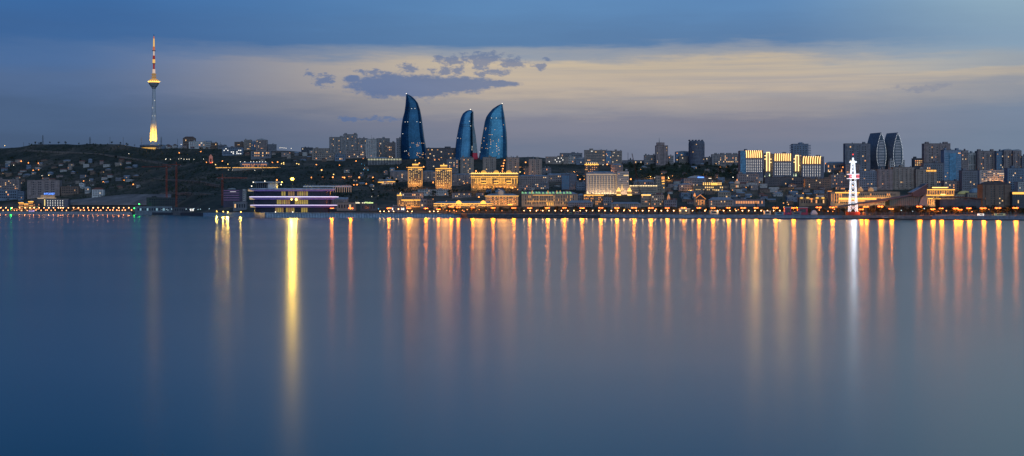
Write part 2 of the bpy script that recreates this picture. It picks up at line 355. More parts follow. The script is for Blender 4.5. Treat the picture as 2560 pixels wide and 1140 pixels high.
# ------------------------------------------------------------------ terrain, quay walls, promenade
tm = bpy.data.materials.new('dry_hillside'); tm.use_nodes = True; nt = tm.node_tree; p = nt.nodes['Principled BSDF']; p.inputs['Roughness'].default_value = .95
t = nt.nodes.new('ShaderNodeTexCoord')
def tn(sc, d, vec=None):
    q = nt.nodes.new('ShaderNodeTexNoise'); q.inputs['Scale'].default_value = sc; q.inputs['Detail'].default_value = d; q.inputs['Roughness'].default_value = .65
    nt.links.new(t.outputs['Object'], q.inputs['Vector']); return q.outputs['Fac']
r1 = nt.nodes.new('ShaderNodeValToRGB'); r1.color_ramp.elements[0].position = .40; r1.color_ramp.elements[1].position = .66
r1.color_ramp.elements[0].color = (.035, .045, .030, 1); r1.color_ramp.elements[1].color = (.19, .145, .105, 1); e = r1.color_ramp.elements.new(.53); e.color = (.075, .072, .05, 1)
nt.links.new(tn(.008, 9), r1.inputs[0])
r2 = nt.nodes.new('ShaderNodeValToRGB'); r2.color_ramp.elements[0].position = .35; r2.color_ramp.elements[1].position = .7; r2.color_ramp.elements[0].color = (.45, .45, .45, 1); r2.color_ramp.elements[1].color = (1.3, 1.3, 1.3, 1)
nt.links.new(tn(.06, 5), r2.inputs[0])
mx = nt.nodes.new('ShaderNodeMix'); mx.data_type = 'RGBA'; mx.blend_type = 'MULTIPLY'; mx.inputs[0].default_value = 1
nt.links.new(r1.outputs[0], mx.inputs[6]); nt.links.new(r2.outputs[0], mx.inputs[7]); nt.links.new(mx.outputs[2], p.inputs['Base Color'])
us = list(range(-3000, -300, 150))+list(range(-300, 2860, 12))+list(range(2860, 5200, 150)); ss = [0, .5, 1]+[1+k/22 for k in range(1, 23)]+[2.15, 2.5, 4.5, 12]
tv, tf = [], []
for u in us:
    y0, yr = Ysh(u), table(RY, u)
    for s in ss:
        Y = y0+FLAT*s if s <= 1 else (y0+FLAT+(yr-y0-FLAT)*(s-1) if s <= 2 else yr+(s-2)*1800)
        z = gz(u, Y)
        if s > 1:
            k = min(1, (s-1)*4); x = X(u, Y)
            z += k*(5*noise.noise((x*.004, Y*.004, 0))+2.5*noise.noise((x*.013, Y*.013, 4)))-1.2*k
        tv.append((X(u, Y), Y, max(z, 1.5)))
m = len(ss)
for i in range(len(us)-1):
    for j in range(m-1): tf.append((i*m+j, (i+1)*m+j, (i+1)*m+j+1, i*m+j+1))
g = MB().add(tv, tf).build('terrain', tm, smooth=True); tag(g, kind='structure')

WALLC = mat('quay_concrete', (.38, .42, .47), .75, vary=.35, scale=.25); WALLD = mat('dark_quay', (.10, .105, .12), .8, vary=.4, scale=.3); PAVE = mat('promenade_paving', (.20, .19, .185), .7, vary=.3, scale=.3)
PILE = mat('sheet_piling', (.38, .50, .62), .55, metal=.1, vary=.3, scale=.3); WALLW = mat('warm_quay_stone', (.38, .29, .26), .75, vary=.3, scale=.25)
def quay(name, u0, u1, m, step=10, off=1.0, zig=0., top=0., cap=True, lo=-2., hi=None, parent=None):
    q = MB(); L = []; n = max(2, int((u1-u0)/step))
    for k in range(n+1):
        u = lerp(u0, u1, k/n); Y = Ysh(u)-off-(zig if k % 2 else 0); z = (hi if hi is not None else zq(u)+top)
        L.append([(X(u, Y), Y, lo), (X(u, Y), Y, z), (X(u, Y), Ysh(u)+9, z), (X(u, Y), Ysh(u)+9, lo)])
    q.loft(L); return q.build(name, m, parent)
def struct(o): return tag(o, kind='structure')
struct(quay('promenade', -2500, 330, PAVE, 40, -9.5, top=.15)); struct(quay('quay_wall', -2500, 330, WALLC, 40, 1))
struct(quay('pier', 330, 508, WALLD, 14, 2)); struct(quay('quay_wall', 508, 662, PILE, 14, 3, top=.1))
struct(quay('sheet_pile_wall', 663, 1152, PILE, 3.4, 2.2, 1.5, top=-1.4)); struct(quay('quay_coping', 663.5, 1151.5, WALLC, 20, 4.2, lo=7, hi=None, top=.05))
struct(quay('quay_wall', 1153, 1500, WALLD, 14, 1.5, top=-1.2)); struct(quay('quay_wall', 1153.5, 2105, WALLC, 14, -2., top=.12))
struct(quay('quay_wall', 1501, 2106, mat('blue_grey_quay', (.34, .38, .45), .7, vary=.3, scale=.2), 14, 1.5, top=-.6)); struct(quay('quay_wall', 2107, 2330, WALLW, 14, 1.5)); struct(quay('quay_wall', 2331, 4800, WALLC, 30, 1.5))
struct(quay('quay_footing', 1154, 2560, BLACK, 14, 2.4, lo=-2, hi=1.0))

def ribbon(name, pts, w, m, lift, nseg=40):
    q = MB(); L_ = []; T = sorted(pts)
    for k in range(nseg+1):
        u = lerp(T[0][0], T[-1][0], k/nseg); py = table(T, u); Y = place(u, py); z_ = gz(u, Y)+lift
        L_.append([(X(u, Y), Y-w/2, z_-7), (X(u, Y), Y-w/2, z_), (X(u, Y), Y+w/2, z_+.4), (X(u, Y), Y+w/2, z_-7)])
    q.loft(L_); return struct(q.build(name, m))
ROADM = mat('pale_hill_road', (.24, .20, .17), .9, vary=.35, scale=.1)
ribbon('hill_road', [(385, 449), (440, 452), (500, 456), (552, 466)], 7, ROADM, 3.2); ribbon('hill_road', [(60, 376), (150, 381), (250, 386), (330, 397), (400, 408), (430, 417)], 7, ROADM, 2.6)
ribbon('hill_road', [(400, 486), (470, 484), (560, 490)], 6, ROADM, 3.); ribbon('hill_road', [(690, 379), (760, 384), (850, 398)], 7, ROADM, 2.8)
q = MB(); nu, nv = 24, 6; vs = []
for i in range(nu+1):
    for j in range(nv+1):
        u = lerp(176, 428, i/nu); top = lerp(505, 491, min(1, i/(nu*.55))); Y = place(u, lerp(514, top, j/nv)); vs.append((X(u, Y), Y, gz(u, Y)+5.5*min(1, (j+.3)/1.5)))
q.add(vs, [(i*(nv+1)+j, (i+1)*(nv+1)+j, (i+1)*(nv+1)+j+1, i*(nv+1)+j+1) for i in range(nu) for j in range(nv)])
struct(q.build('embankment', mat('bare_earth', (.22, .20, .19), .95, vary=.3, scale=.03)))

Y = Ysh(2450); r = thing('balustrade', (X(2450, Y), Y+1.5, zq(2450)), 'pale stone balustrade along the quay edge under the trees at the right', 'balustrade')
me = box(-.45, .45, -.3, .3, 0, 1.5).mesh('post', mat('balustrade_stone', (.55, .47, .40)))
for k in range(64):
    u = 2338+k*3.6; Yk = Ysh(u)+1.5; put('post', me, r, (X(u, Yk)-r.location.x, Yk-r.location.y, zq(u)-zq(2450)))
q = MB()
for k in range(63):
    a, b = [(X(u, Ysh(u))-r.location.x, Ysh(u)+1.5-r.location.y, zq(u)-zq(2450)+1.6) for u in (2338+k*3.6, 2338+k*3.6+3.6)]; q.tube(a, b, .22, seg=4)
q.build('top_rail', MATS['balustrade_stone'], r)
# ------------------------------------------------------------------ curved glass towers
def panel_glass(name, c0, c1, rough):
    m = bpy.data.materials.new(name); m.use_nodes = True; nt = m.node_tree; p = nt.nodes['Principled BSDF']
    p.inputs['Roughness'].default_value = rough; p.inputs['Metallic'].default_value = .75
    t = nt.nodes.new('ShaderNodeTexCoord'); mp = nt.nodes.new('ShaderNodeMapping'); mp.inputs['Rotation'].default_value = (math.radians(90), 0, 0)
    b = nt.nodes.new('ShaderNodeTexBrick'); b.offset = 0; b.inputs['Scale'].default_value = 1; b.inputs['Brick Width'].default_value = 3.2; b.inputs['Row Height'].default_value = 3.8; b.inputs['Mortar Size'].default_value = .22
    b.inputs['Color1'].default_value = (*c0, 1); b.inputs['Color2'].default_value = (*c1, 1); b.inputs['Mortar'].default_value = (*[v*.45 for v in c0], 1)
    n = nt.nodes.new('ShaderNodeTexNoise'); n.inputs['Scale'].default_value = .03; n.inputs['Detail'].default_value = 4
    x = nt.nodes.new('ShaderNodeMix'); x.data_type = 'RGBA'; x.blend_type = 'MULTIPLY'; x.inputs[0].default_value = .75
    nt.links.new(t.outputs['Object'], mp.inputs[0]); nt.links.new(mp.outputs[0], b.inputs['Vector']); nt.links.new(t.outputs['Object'], n.inputs['Vector'])
    r = nt.nodes.new('ShaderNodeValToRGB'); r.color_ramp.elements[0].position = .3; r.color_ramp.elements[1].position = .7; r.color_ramp.elements[0].color = (.6, .6, .6, 1); r.color_ramp.elements[1].color = (1.5, 1.5, 1.45, 1)
    nt.links.new(n.outputs['Fac'], r.inputs[0]); nt.links.new(b.outputs['Color'], x.inputs[6]); nt.links.new(r.outputs[0], x.inputs[7]); nt.links.new(x.outputs[2], p.inputs['Base Color'])
    return m
def flame(label, L, R, base, bands, lights, glass, spine=None, peak=0):
    top = L[0]; u0 = (L[-1][0]+R[-1][0])/2; Y = place(u0, base); g = gz(u0, Y); s = Y/F
    r = thing('curved_glass_tower', (X(u0, Y), Y, g), label, 'skyscraper', 'three curved glass towers on the hill')
    lt = sorted([(py, px) for px, py in L]); rt = sorted([(py, px) for px, py in R])
    zf = lambda py: (base-py)*s
    def ring(py, grow=0.):
        a, b = (table(lt, py)-u0)*s-grow, (table(rt, py)-u0)*s+grow; c, h = (a+b)/2, max(.15, (b-a)/2); P = []
        for i in range(28):
            th = 2*math.pi*i/28; cx, sy = math.cos(th), math.sin(th)
            e = .82 if sy < 0 else .6
            P.append((c+h*math.copysign(abs(cx)**.8, cx), 18+(h*.5+2.5)*math.copysign(abs(sy)**e, sy)*(1. if sy < 0 else .7), zf(py)))
        return P
    pys = [base+8]+[lerp(base, top[1], (k/46)**.85) for k in range(47)]
    MB().loft([ring(p) for p in pys]).build('glass_facade', glass, r, smooth=False)
    for py, h in bands: MB().loft([ring(py+h, .35), ring(py, .35)]).build('service_floor_band', BLACK, r)
    q = MB()
    for a, b in zip(pys[1:], pys[2:]):
        for T, sg in ((lt, -1), (rt, 1)):
            q.tube(((table(T, a)-u0)*s, 18, zf(a)), ((table(T, b)-u0)*s, 18, zf(b)), .55, seg=4)
    q.build('edge_fin', GLASSD, r)
    MB().ball(((top[0]-u0)*s, 18, zf(top[1])+1), 1.0).build('beacon', HILLW, r)
    me = {k: box(-w/2, w/2, -.5, .5, -.6, .6).mesh('window', k) for k, w in ((WHITEW, 1.5), (WARMW, 1.3))}
    for px, py, *k in lights:
        a, b = table(lt, py), table(rt, py); f = ((px-(a+b)/2)/((b-a)/2)); f = max(-.97, min(.97, f))
        yy = 18-((b-a)/2*s*.5+2.5)*max(0, 1-abs(f)**2.5)**.41
        put('window', me[k[0] if k else WARMW], r, ((px-u0)*s, yy-.1, zf(py)))
    if spine:
        SL, SR = spine
        for nm, m_, p0, p1 in (('pale_spine', mat('pale_spine_panel', (.30, .42, .46), .35, metal=.3), SL[0][1], 382), ('red_spine_base', mat('dark_red_panel', (.28, .04, .07), .5, emit=(.5, .03, .08), strength=.14), 382.2, base)):
            sl, sr = sorted((y, x) for x, y in SL), sorted((y, x) for x, y in SR); rings = []
            for k in range(13):
                py = lerp(p1, p0, k/12); a, b = (table(sl, py)-u0)*s, (table(sr, py)-u0)*s
                rings.append([(a, 2, zf(py)), (b, 8, zf(py)), (b, 24, zf(py)), (a, 24, zf(py))])
            MB().loft(rings).build(nm, m_, r)
    return r
GA = panel_glass('deep_blue_panels', (.015, .075, .15), (.022, .105, .20), .22); GB = panel_glass('blue_panels', (.05, .18, .32), (.07, .23, .38), .24); GC = panel_glass('teal_blue_panels', (.05, .20, .32), (.08, .27, .40), .24)
L = [(1014.6,233.6),(1012.6,262),(1010,280),(1006,294),(1003,312),(1001,335.5),(1000.2,364),(1000.5,398)]
R = [(1015,233.6),(1022,236.5),(1029.5,241),(1037,248.5),(1043,256),(1049,274),(1052.7,293),(1056,318),(1059.4,345),(1064,368),(1069,398)]
flame('tallest dark blue curved glass tower, its tip pointing up on its left edge', L, R, 396, [(268.2, .7), (272.6, .7)],
      [(1028.7,271,WHITEW),(1037,270.6,WHITEW),(1012.5,304.5,WHITEW),(1019,304.5,WHITEW),(1042,304,WHITEW),(1050,305.4,WHITEW),(1006.5,334,WHITEW),(1030,357.5),(1034,357.5),(1044,357.5),(1049,357.5),(1054,357.6),(1059,357.8),(1041,361.5),(1044,362),(1047,363),(1042,365),(1026,368),(1045,365)]+
      [(1041+rnd.random()*26, 381+rnd.random()*14) for _ in range(16)]+[(1012,378,WHITEW),(1016,377,WHITEW),(1022,383),(1023,389),(1021,386)], GA)
L = [(1175.6,273.4),(1170,274.6),(1164.6,276.6),(1157,283),(1152,293),(1148,308.5),(1144.4,326),(1140.5,349),(1137.6,374),(1135,400)]
R = [(1176,273.4),(1180,275.4),(1182,281.5),(1181.5,293),(1180.5,312),(1181,330),(1182,364),(1181.6,400)]
flame('lowest curved blue glass tower, with a pale strip and red base on one edge', L, R, 398, [(311, .6), (315, .6)],
      [(1173.6,302.6,WHITEW),(1176.5,314.4,WHITEW),(1144,344.5,WHITEW),(1151,346),(1180,365.5,WHITEW),(1180,369.5,WHITEW),(1179.6,374,WHITEW)], GB,
      ([(1182,278),(1181.5,293),(1180.5,312),(1181,330),(1182,364),(1181.6,398)], [(1183.2,278),(1183.6,293),(1184.5,312),(1188.8,337.4),(1191.8,364.4),(1194.5,398)]))
L = [(1255.4,258.3),(1250,260),(1243.8,263),(1232,270.8),(1222.5,281.4),(1215.8,291),(1212,302.7),(1209,320),(1205,343),(1201,368),(1197,396)]
R = [(1255.9,258.3),(1257.3,269.8),(1260.4,287),(1263,306.5),(1266,329.7),(1267.3,355),(1267.6,396)]
flame('curved teal blue glass tower leaning to a tip on its right edge, many windows lit', L, R, 394, [(292.2, .7), (296.4, .7)],
      [(1229,294.6,WHITEW),(1240.7,294.8,WHITEW),(1258.6,311.7),(1213,320),(1215,320),(1214,324),(1237,324),(1223,336.7),(1227,336.7),(1231,336.7),(1210,344),(1246.5,348.4),(1246,352.5),(1209.5,352),(1226,349),(1227,353),(1227,357),(1227,361),(1241,359),(1241,363.6),(1242,366),(1246,369),(1242,372),(1225,369),(1205,369),(1247,375.5),(1242,378),(1199.5,379.5,WHITEW),(1247,384.8),(1217,361),(1255,341)]+
      [(1200+rnd.random()*60, 350+rnd.random()*36) for _ in range(8)], GC)

# ------------------------------------------------------------------ television tower
u0, base = 381, 373; Y = place(u0, 372)+40; g = gz(u0, Y)-2; s = Y/F
r = thing('television_tower', (X(u0, Y), Y, g), 'slender floodlit television tower with red and white mast on the left hill', 'television tower')
z = lambda py: Zp(py, Y)-g
def prof(pts): return [(hw*s, z(py)) for hw, py in pts]
MB().lathe(prof([(30,376),(30,367)]), 32, cy=18).build('podium', mat('podium_panel', (.4,.38,.34), .7), r); MB().lathe(prof([(33,367),(35,364),(33,361.8),(12,359.6)]), 32, cy=18).build('podium_roof', ROOFZ, r)
me = box(-1.9*s, 1.9*s, -.4, .4, 0, 5.2*s).mesh('podium_window', mat('podium_gold_window', (.5,.4,.2), emit=(1,.5,.06), strength=.75, vary=.5))
for k in range(16):
    a = math.radians(-155+k*8.6); o = put('podium_window', me, r, (30.1*s*math.cos(a), 18+30.1*s*math.sin(a), z(374.4))); o.rotation_euler.z = a+math.pi/2
MB().lathe(prof([(8.6,361),(7.2,330),(5.7,300),(4.7,262),(3.9,221)]), 20, cy=18).build('shaft', TVBLUE, r)
for k in range(4):
    a = math.radians(-125+k*35 if k < 3 else 90); cx, sy = math.cos(a), math.sin(a)
    MB().loft([[( (rr-w)*cx*s-sy*w2*s, 18+(rr-w)*sy*s+cx*w2*s, z(py)), ((rr)*cx*s-sy*w2*s, 18+rr*sy*s+cx*w2*s, z(py)), (rr*cx*s+sy*w2*s, 18+rr*sy*s-cx*w2*s, z(py)), ((rr-w)*cx*s+sy*w2*s, 18+(rr-w)*sy*s-cx*w2*s, z(py))]
               for rr, w, w2, py in ((10.4,5,2.6,362),(9.4,4,2.3,330),(7.6,2.4,1.8,307.5),(7,1.6,1.4,306))]).build('buttress', TVBLUE, r)
MB().lathe(prof([(4,221),(5.4,219.5),(6,217),(9,214),(9.6,212),(11.2,211),(11.8,208.5),(13,207.5),(13.4,205.5)]), 24, cy=18).build('pod_underside', mat('pod_panel', (.36,.38,.40), .5), r)
MB().lathe(prof([(13.4,205.4),(14,203.8),(13.6,202.2)]), 24, cy=18).build('gallery_lights', mat('pod_gold', (.6,.45,.2), emit=(1,.52,.08), strength=1.5), r)
MB().lathe(prof([(13.2,202.1),(12,199.8),(9.5,197.6),(6.5,196)]), 24, cy=18).build('pod_roof', mat('lit_pod_roof', (.45,.36,.2), emit=(1,.45,.05), strength=.5, vary=.5, scale=.4), r)
me = MB().ball((0,0,0), .75*s, seg=6, n=4).mesh('pod_lamp', HILLY)
for k in range(9):
    a = math.radians(-170+k*20); put('pod_lamp', me, r, (14.2*s*math.cos(a), 18+14.2*s*math.sin(a), z(202.3)))
MB().lathe(prof([(4.8,196.2),(4.8,192.4),(7.2,192),(7.2,190.4),(4.6,190.2),(4.6,185.2),(7.0,184.8),(7.0,183.6),(4.2,183.4),(4,181.8)]), 12, cy=18).build('equipment_deck', mat('lit_deck', (.4,.34,.24), emit=(1,.5,.1), strength=.22, vary=.5, scale=.5), r)
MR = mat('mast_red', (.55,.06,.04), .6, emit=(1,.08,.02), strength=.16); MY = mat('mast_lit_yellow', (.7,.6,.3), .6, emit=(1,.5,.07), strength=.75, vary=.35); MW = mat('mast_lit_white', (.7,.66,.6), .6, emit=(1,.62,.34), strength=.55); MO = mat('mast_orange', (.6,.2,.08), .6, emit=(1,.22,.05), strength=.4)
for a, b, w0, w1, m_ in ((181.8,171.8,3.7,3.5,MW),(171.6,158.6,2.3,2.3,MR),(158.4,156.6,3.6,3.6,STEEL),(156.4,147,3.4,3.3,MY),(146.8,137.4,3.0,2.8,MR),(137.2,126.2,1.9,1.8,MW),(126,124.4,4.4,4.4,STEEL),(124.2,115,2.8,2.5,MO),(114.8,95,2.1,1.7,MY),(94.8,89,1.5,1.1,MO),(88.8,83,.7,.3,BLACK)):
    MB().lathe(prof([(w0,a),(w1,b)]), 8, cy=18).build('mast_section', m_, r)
for px, py in ((371,202),(397,202.4),(379,269),(384,250),(379,289),(385,289)): MB().ball(((px-u0)*s, 18-(4.9*s if py > 210 else 0), z(py)), .65).build('warning_light', HILLW if py > 210 else HILLY, r)
for dx_ in (-26, 0, 26):
    Ld = bpy.data.lights.new('tower_floodlight', 'SPOT'); Ld.energy = 700000; Ld.color = (1,.50,.03); Ld.spot_size = math.radians(50); Ld.spot_blend = .8; Ld.shadow_soft_size = 1.5
    lo = bpy.data.objects.new('tower_floodlight', Ld); col.objects.link(lo); lo.parent = r; lo.location = (dx_, 18-38, z(361)-1.5)
    lo.rotation_euler = Vector((-dx_*.8, 36, 34)).to_track_quat('-Z', 'Y').to_euler()

# ------------------------------------------------------------------ round terraced glass building on the quay
u0 = 727; Y = Ysh(u0)+32; s = Y/F; g = zq(u0); r = thing('round_glass_building', (X(u0, Y), Y, g), 'round terraced glass building with glowing violet slab edges on the quay', 'office building')
z = lambda py: Zp(py, Y)-g
def oval(cx, hw, hd, py, n=64, y0=26, e=.78): return [(cx*s+hw*s*math.copysign(abs(math.cos(2*math.pi*i/n))**e, math.cos(2*math.pi*i/n)), y0+hd*math.copysign(abs(math.sin(2*math.pi*i/n))**e, math.sin(2*math.pi*i/n)), z(py)) for i in range(n)]
DECKT = mat('pale_top_deck', (.52,.56,.64), .5)
DECK = mat('pale_violet_deck', (.42,.43,.58), .5)
drum = mat('drum_glass', (.035,.04,.07), .15, vary=.4, scale=.2)
for c_, hw, a, b in ((-1.5, 97, 490.4, 477.6), (-1, 97.5, 511.6, 498.6), (-1.5, 94, 531.5, 518.6)): MB().loft([oval(c_, hw, 20, a, e=.7), oval(c_, hw+1.5, 20.6, b, e=.7)]).build('glass_drum', drum, r)
for c_, hw, a, m_, b in ((-2, 111.2, 477.6, DECKT, 470.6), (2.3, 111.6, 498.4, DECK, 490.2), (1.8, 109, 518.2, DECK, 511.4)):
    sl = MB().loft([oval(c_, hw-15, 22.5, a), oval(c_, hw-3, 27, lerp(a, b, .4)), oval(c_, hw, 28, lerp(a, b, .7)), oval(c_, hw-4, 26.5, b)]).build('floor_slab', m_, r)
    if m_ is DECK: MB().loft([oval(c_, hw+.5, 28.4, lerp(a, b, .86)), oval(c_, hw+.5, 28.4, lerp(a, b, .68))]).build('led_edge', VIOLET, sl)
    MB().loft([oval(c_, hw-14.5, 22.8, a+.3), oval(c_, hw-3.2, 27.1, a-2.6)], cap=False).build('soffit_glow', VIOLD, sl)
    MB().loft([[(x, y-.2, zz) for x, y, zz in oval(c_-hw+9, 8.4, 11, a+.2, 18)], [(x, y-.2, zz) for x, y, zz in oval(c_-hw+8.2, 8.6, 12, lerp(a, b, .5), 18)]]).build('lit_slab_end', CREAML, sl)
for hw, a, b, dd in ((96.5, 489.6, 478.6, 20.3), (97, 510.8, 499.6, 20.3), (93.6, 530.6, 519.4, 20.3)):      # tall glass panels round each drum
    hgt = (a-b)*s
    mm = {k: box(-2.15*s, 2.15*s, -.3, .1, 0, hgt).mesh('glass_panel', k) for k in (drum, YCURT, YCURT2, GLASSD)}
    for k in range(33):
        f = -.93+1.86*k/32; px = u0+f*hw
        yy = 26-dd*(1-abs(f)**(2/.7))**(.7/2)-.35
        lit = 688 < px < 767 or (a > 525 and px < 655 and k % 2)
        put('glass_panel', mm[(YCURT if rnd.random() < .6 else YCURT2) if lit and rnd.random() < .7 else (drum if rnd.random() < .6 else GLASSD)], r, (f*hw*s, yy, z(a)))
q = thing
b1 = box(-96*s, -27*s, 14, 34, z(456.8), z(453.4)).build('canopy_roof', ROOFZ, r); box(-62*s, -39*s, 17, 31, z(470.7), z(456.9)).build('core_block', mat('core_panel', (.5,.52,.54), .6), r)
for k in range(6): box((-91+k*5)*s, (-90.2+k*5)*s, 18, 19, z(470.7), z(456.9)).build('canopy_post', STEEL, r)
box(-90*s, -62.3*s, 20, 30, z(470.7), z(457)).build('penthouse_glass', GLASSD, r)
b2 = box(23*s, 145*s, 36, 52, z(467), z(464.2)).build('pergola_roof', WHITE, r)
for k in range(18): box((26+k*6.6)*s, (29.5+k*6.6)*s, 35.4, 52.6, z(464.1), z(461.8)).build('pergola_beam', ROOFZ, b2)
for k in range(9): box((99+k*5.6)*s, (99.9+k*5.6)*s, 37, 38, z(480), z(467)).build('pergola_column', mat('lit_column', (.6,.5,.4), emit=(1,.6,.3), strength=.25), r)
for px, py, R_ in ((730,498.5,1.5),(741.6,499.2,2.1)): MB().ball(((px-u0)*s, -4.5, z(py)), R_).build('wall_light', WALLL, r); bulb(r, ((px-u0)*s, -4.5-R_-1, z(py)), 'wall_light_bulb', 2200, (1, .6, .1), 1.4, 140)
for px, py in ((630,455),(659,452.5),(700,461),(626,465),(689,530),(732,530)): MB().ball(((px-u0)*s, 12 if py < 500 else -1, z(py)), .9).build('small_light', HILLW, r)
# mast with the big floodlight above it
def floodmast(u, py, R_, m, label, off, pb, inten):
    Y = Ysh(u)+off; g = zq(u); t_ = thing('floodlight_mast', (X(u, Y), Y, g), label, 'floodlight'); h = Zp(py, Y)-g
    MB().tube((0,.9,-1), (0,.9,h), .35, .25, 6).build('mast', STEEL, t_)
    hd = MB().lathe([(R_*.5, 0), (R_*1.05, R_*.5), (R_*1.05, R_*.7)], 12).build('lamp_housing', BLACK, t_, (0, .3, h)); hd.rotation_euler.x = math.radians(90)
    rf_ = MB().lathe([(R_*.3, 0), (R_*.95, .3), (R_, .6)], 16).build('reflector', mat('yellow_reflector', (.9, .75, .2), emit=(1, .62, .05), strength=1.0), t_, (0, -R_*.2, h)); rf_.rotation_euler.x = math.radians(90)
    MB().ball((0, -R_*.75, h), R_*.62, R_*.4, R_*.5).build('lens', m, t_)
    bulb(t_, (0, -R_*1.35-.6, h), f'flood_bulb_{u}', inten, (1, .62, .07) if u > 700 else (1, .55, .07), min(5, R_*1.4), 150)
    return t_
floodmast(731.6, 447.5, 5.0, FLOODG, 'brilliant yellow floodlight on a tall mast above the round glass building', 72, 0, 19000)
for u, py, R_, w in ((542,528,1.2,'dimmest of the three yellow floodlights standing together on the quay'),(558.5,529,1.25,'middle one of three yellow quay floodlights standing together'),(569.8,530,1.9,'brightest yellow floodlight on the low quay beside the violet fronted building'),(602.5,530,1.3,'lone yellow floodlight on the quay close by the round glass building')):
    floodmast(u, py, R_, FLOODS, w, 5, 0, 12000 if R_ > 1.5 else 4500)

# ------------------------------------------------------------------ white lattice derrick
u0 = 2132.5; Y = Ysh(u0)+30; s = Y/F; g = zq(u0); r = thing('lattice_tower', (X(u0, Y), Y, g), 'tall white lit lattice derrick with pink collar on the waterfront', 'tower')
z = lambda py: Zp(py, Y)-g
hw = lambda py: lerp(9.6, 3.6, (529-py)/(529-402))*s
cs = [(-1,-1),(1,-1),(1,1),(-1,1)]; box(-14*s, 14*s, -14*s, 14*s, -2, z(529.6)).build('plinth', mat('red_plinth', (.2,.04,.05), .8), r)
for sx_, sy_ in cs: MB().tube((sx_*hw(529.5), sy_*hw(529.5), z(529.5)), (sx_*hw(402), sy_*hw(402), z(402)), .34, .28, 5).build('leg', DERR, r)
lv = [529,517,504,491,478,465.5,453.5,434,425,416.5,409,402.5]
for a, b in zip(lv, lv[1:]):
    if a < 454 and b < 440 and a > 440: continue
    q = MB()
    for (ax, ay), (bx, by) in zip(cs, cs[1:]+cs[:1]):
        A_, B_, = hw(a), hw(b); m_ = ((ax+bx)/2*B_, (ay+by)/2*B_, z(b))
        q.tube((ax*A_, ay*A_, z(a)), m_, .3, seg=4); q.tube((bx*A_, by*A_, z(a)), m_, .3, seg=4); q.tube((ax*B_, ay*B_, z(b)), (bx*B_, by*B_, z(b)), .3, seg=4)
    q.build('brace_panel', DERR, r)
box(-12.6*s, 12.6*s, -12.6*s, 12.6*s, z(447), z(445.6)).build('collar_deck', DERR, r); box(-12.6*s, 12.6*s, -12.6*s, 12.6*s, z(436.2), z(434.8)).build('collar_rail', DERR, r)
for x0, x1 in ((-12.6, -5.4), (5.4, 12.6)):
    for zz in ((445.5, 441.6), (440.2, 436.3)): box(x0*s, x1*s, -12.7*s, -12.1*s, z(zz[0]), z(zz[1])).build('collar_panel', DERRP, r)
box(-5.2*s, 5.2*s, -8.2*s, -7.6*s, z(445.4), z(436.4)).build('collar_panel', DERR, r)
box(-7.6*s, 7.6*s, -7.6*s, 7.6*s, z(406.6), z(403.4)).build('crown_platform', DERR, r); MB().lathe([(2.4*s, z(403.3)), (2.4*s, z(396)), (1.6*s, z(394))], 8).build('crown_cap', DERR, r)
for py_ in (520, 500, 480, 460, 440, 420, 403): bulb(r, (0, -hw(py_)-1.5, z(py_)), 'lattice_led_bulb', 430, (.74, .86, 1), 3.2, 150)
MB().ball((0, 0, z(386)), 1.1).build('beacon', REDL, r); MB().tube((0,0,z(394.2)), (0,0,z(386.8)), .15, seg=4).build('antenna', STEEL, r)

# ------------------------------------------------------------------ leaf shaped twin towers
for n_, (lab, O, dxp) in enumerate((('first of two leaf shaped towers outlined in white lights, beside the lattice derrick', 0, 0), ('second leaf shaped tower outlined in white lights, with a gap of sky beyond it', 41.5, 1))):
    u0 = 2203+O; base = 420; Y = place(u0, base); g = gz(u0, Y); s = Y/F; r = thing('leaf_shaped_tower', (X(u0, Y), Y, g), lab, 'skyscraper', 'twin leaf shaped towers')
    z = lambda py: Zp(py, Y)-g
    Lf = [(0,331),(-3.5,341),(-6.6,352),(-9.3,364),(-10.9,376),(-11.2,388),(-10.6,400),(-7.6,414),(-6.5,424)]; Rt = [(0,331),(4,340),(7.2,350),(10.2,362),(12.2,374),(12.8,386),(12.6,398),(10.2,412),(9.4,424)]
    out_ = [(x*s, z(y)) for x, y in Rt[::-1]]+[(x*s, z(y)) for x, y in Lf[1:]]
    MB().prism(out_, 0, 44, -15.5*s).build('tower_body', mat('slate_cladding', (.17,.21,.26), .5, vary=.3, scale=.3), r)
    inn = [((x*.82)*s, z(331+(y-331)*.93+6)) for x, y in Rt[::-1]]+[((x*.82)*s, z(331+(y-331)*.93+6)) for x, y in Lf[1:]]
    MB().prism(inn, -.4, -.005).build('glass_front', mat('leaf_glass', (.02,.07,.12), .2, vary=.4, scale=.2), r)
    for k in range(17):
        py = 352+k*3.9; a, b = table(sorted((y, x) for x, y in Lf), py)*.62, table(sorted((y, x) for x, y in Rt), py)*.62
        box(a*s, b*s, -.9, -.42, z(py)-.55, z(py)+.55).build('balcony', mat('pale_balcony', (.55,.55,.58), .6, emit=(.8,.85,1), strength=.1), r)
    me = box(-.42, .42, -.9, -.03, -.42, .42).mesh('edge_light', mat('cool_edge_light', (.8,.8,.8), emit=(.92,.97,1), strength=1.1))
    for T in (Lf, Rt):
        srt = sorted((y, x) for x, y in T)
        for k in range(22):
            py = 335+k*3.72
            put('edge_light', me, r, ((table(srt, py)*.97)*s, 0, z(py)))

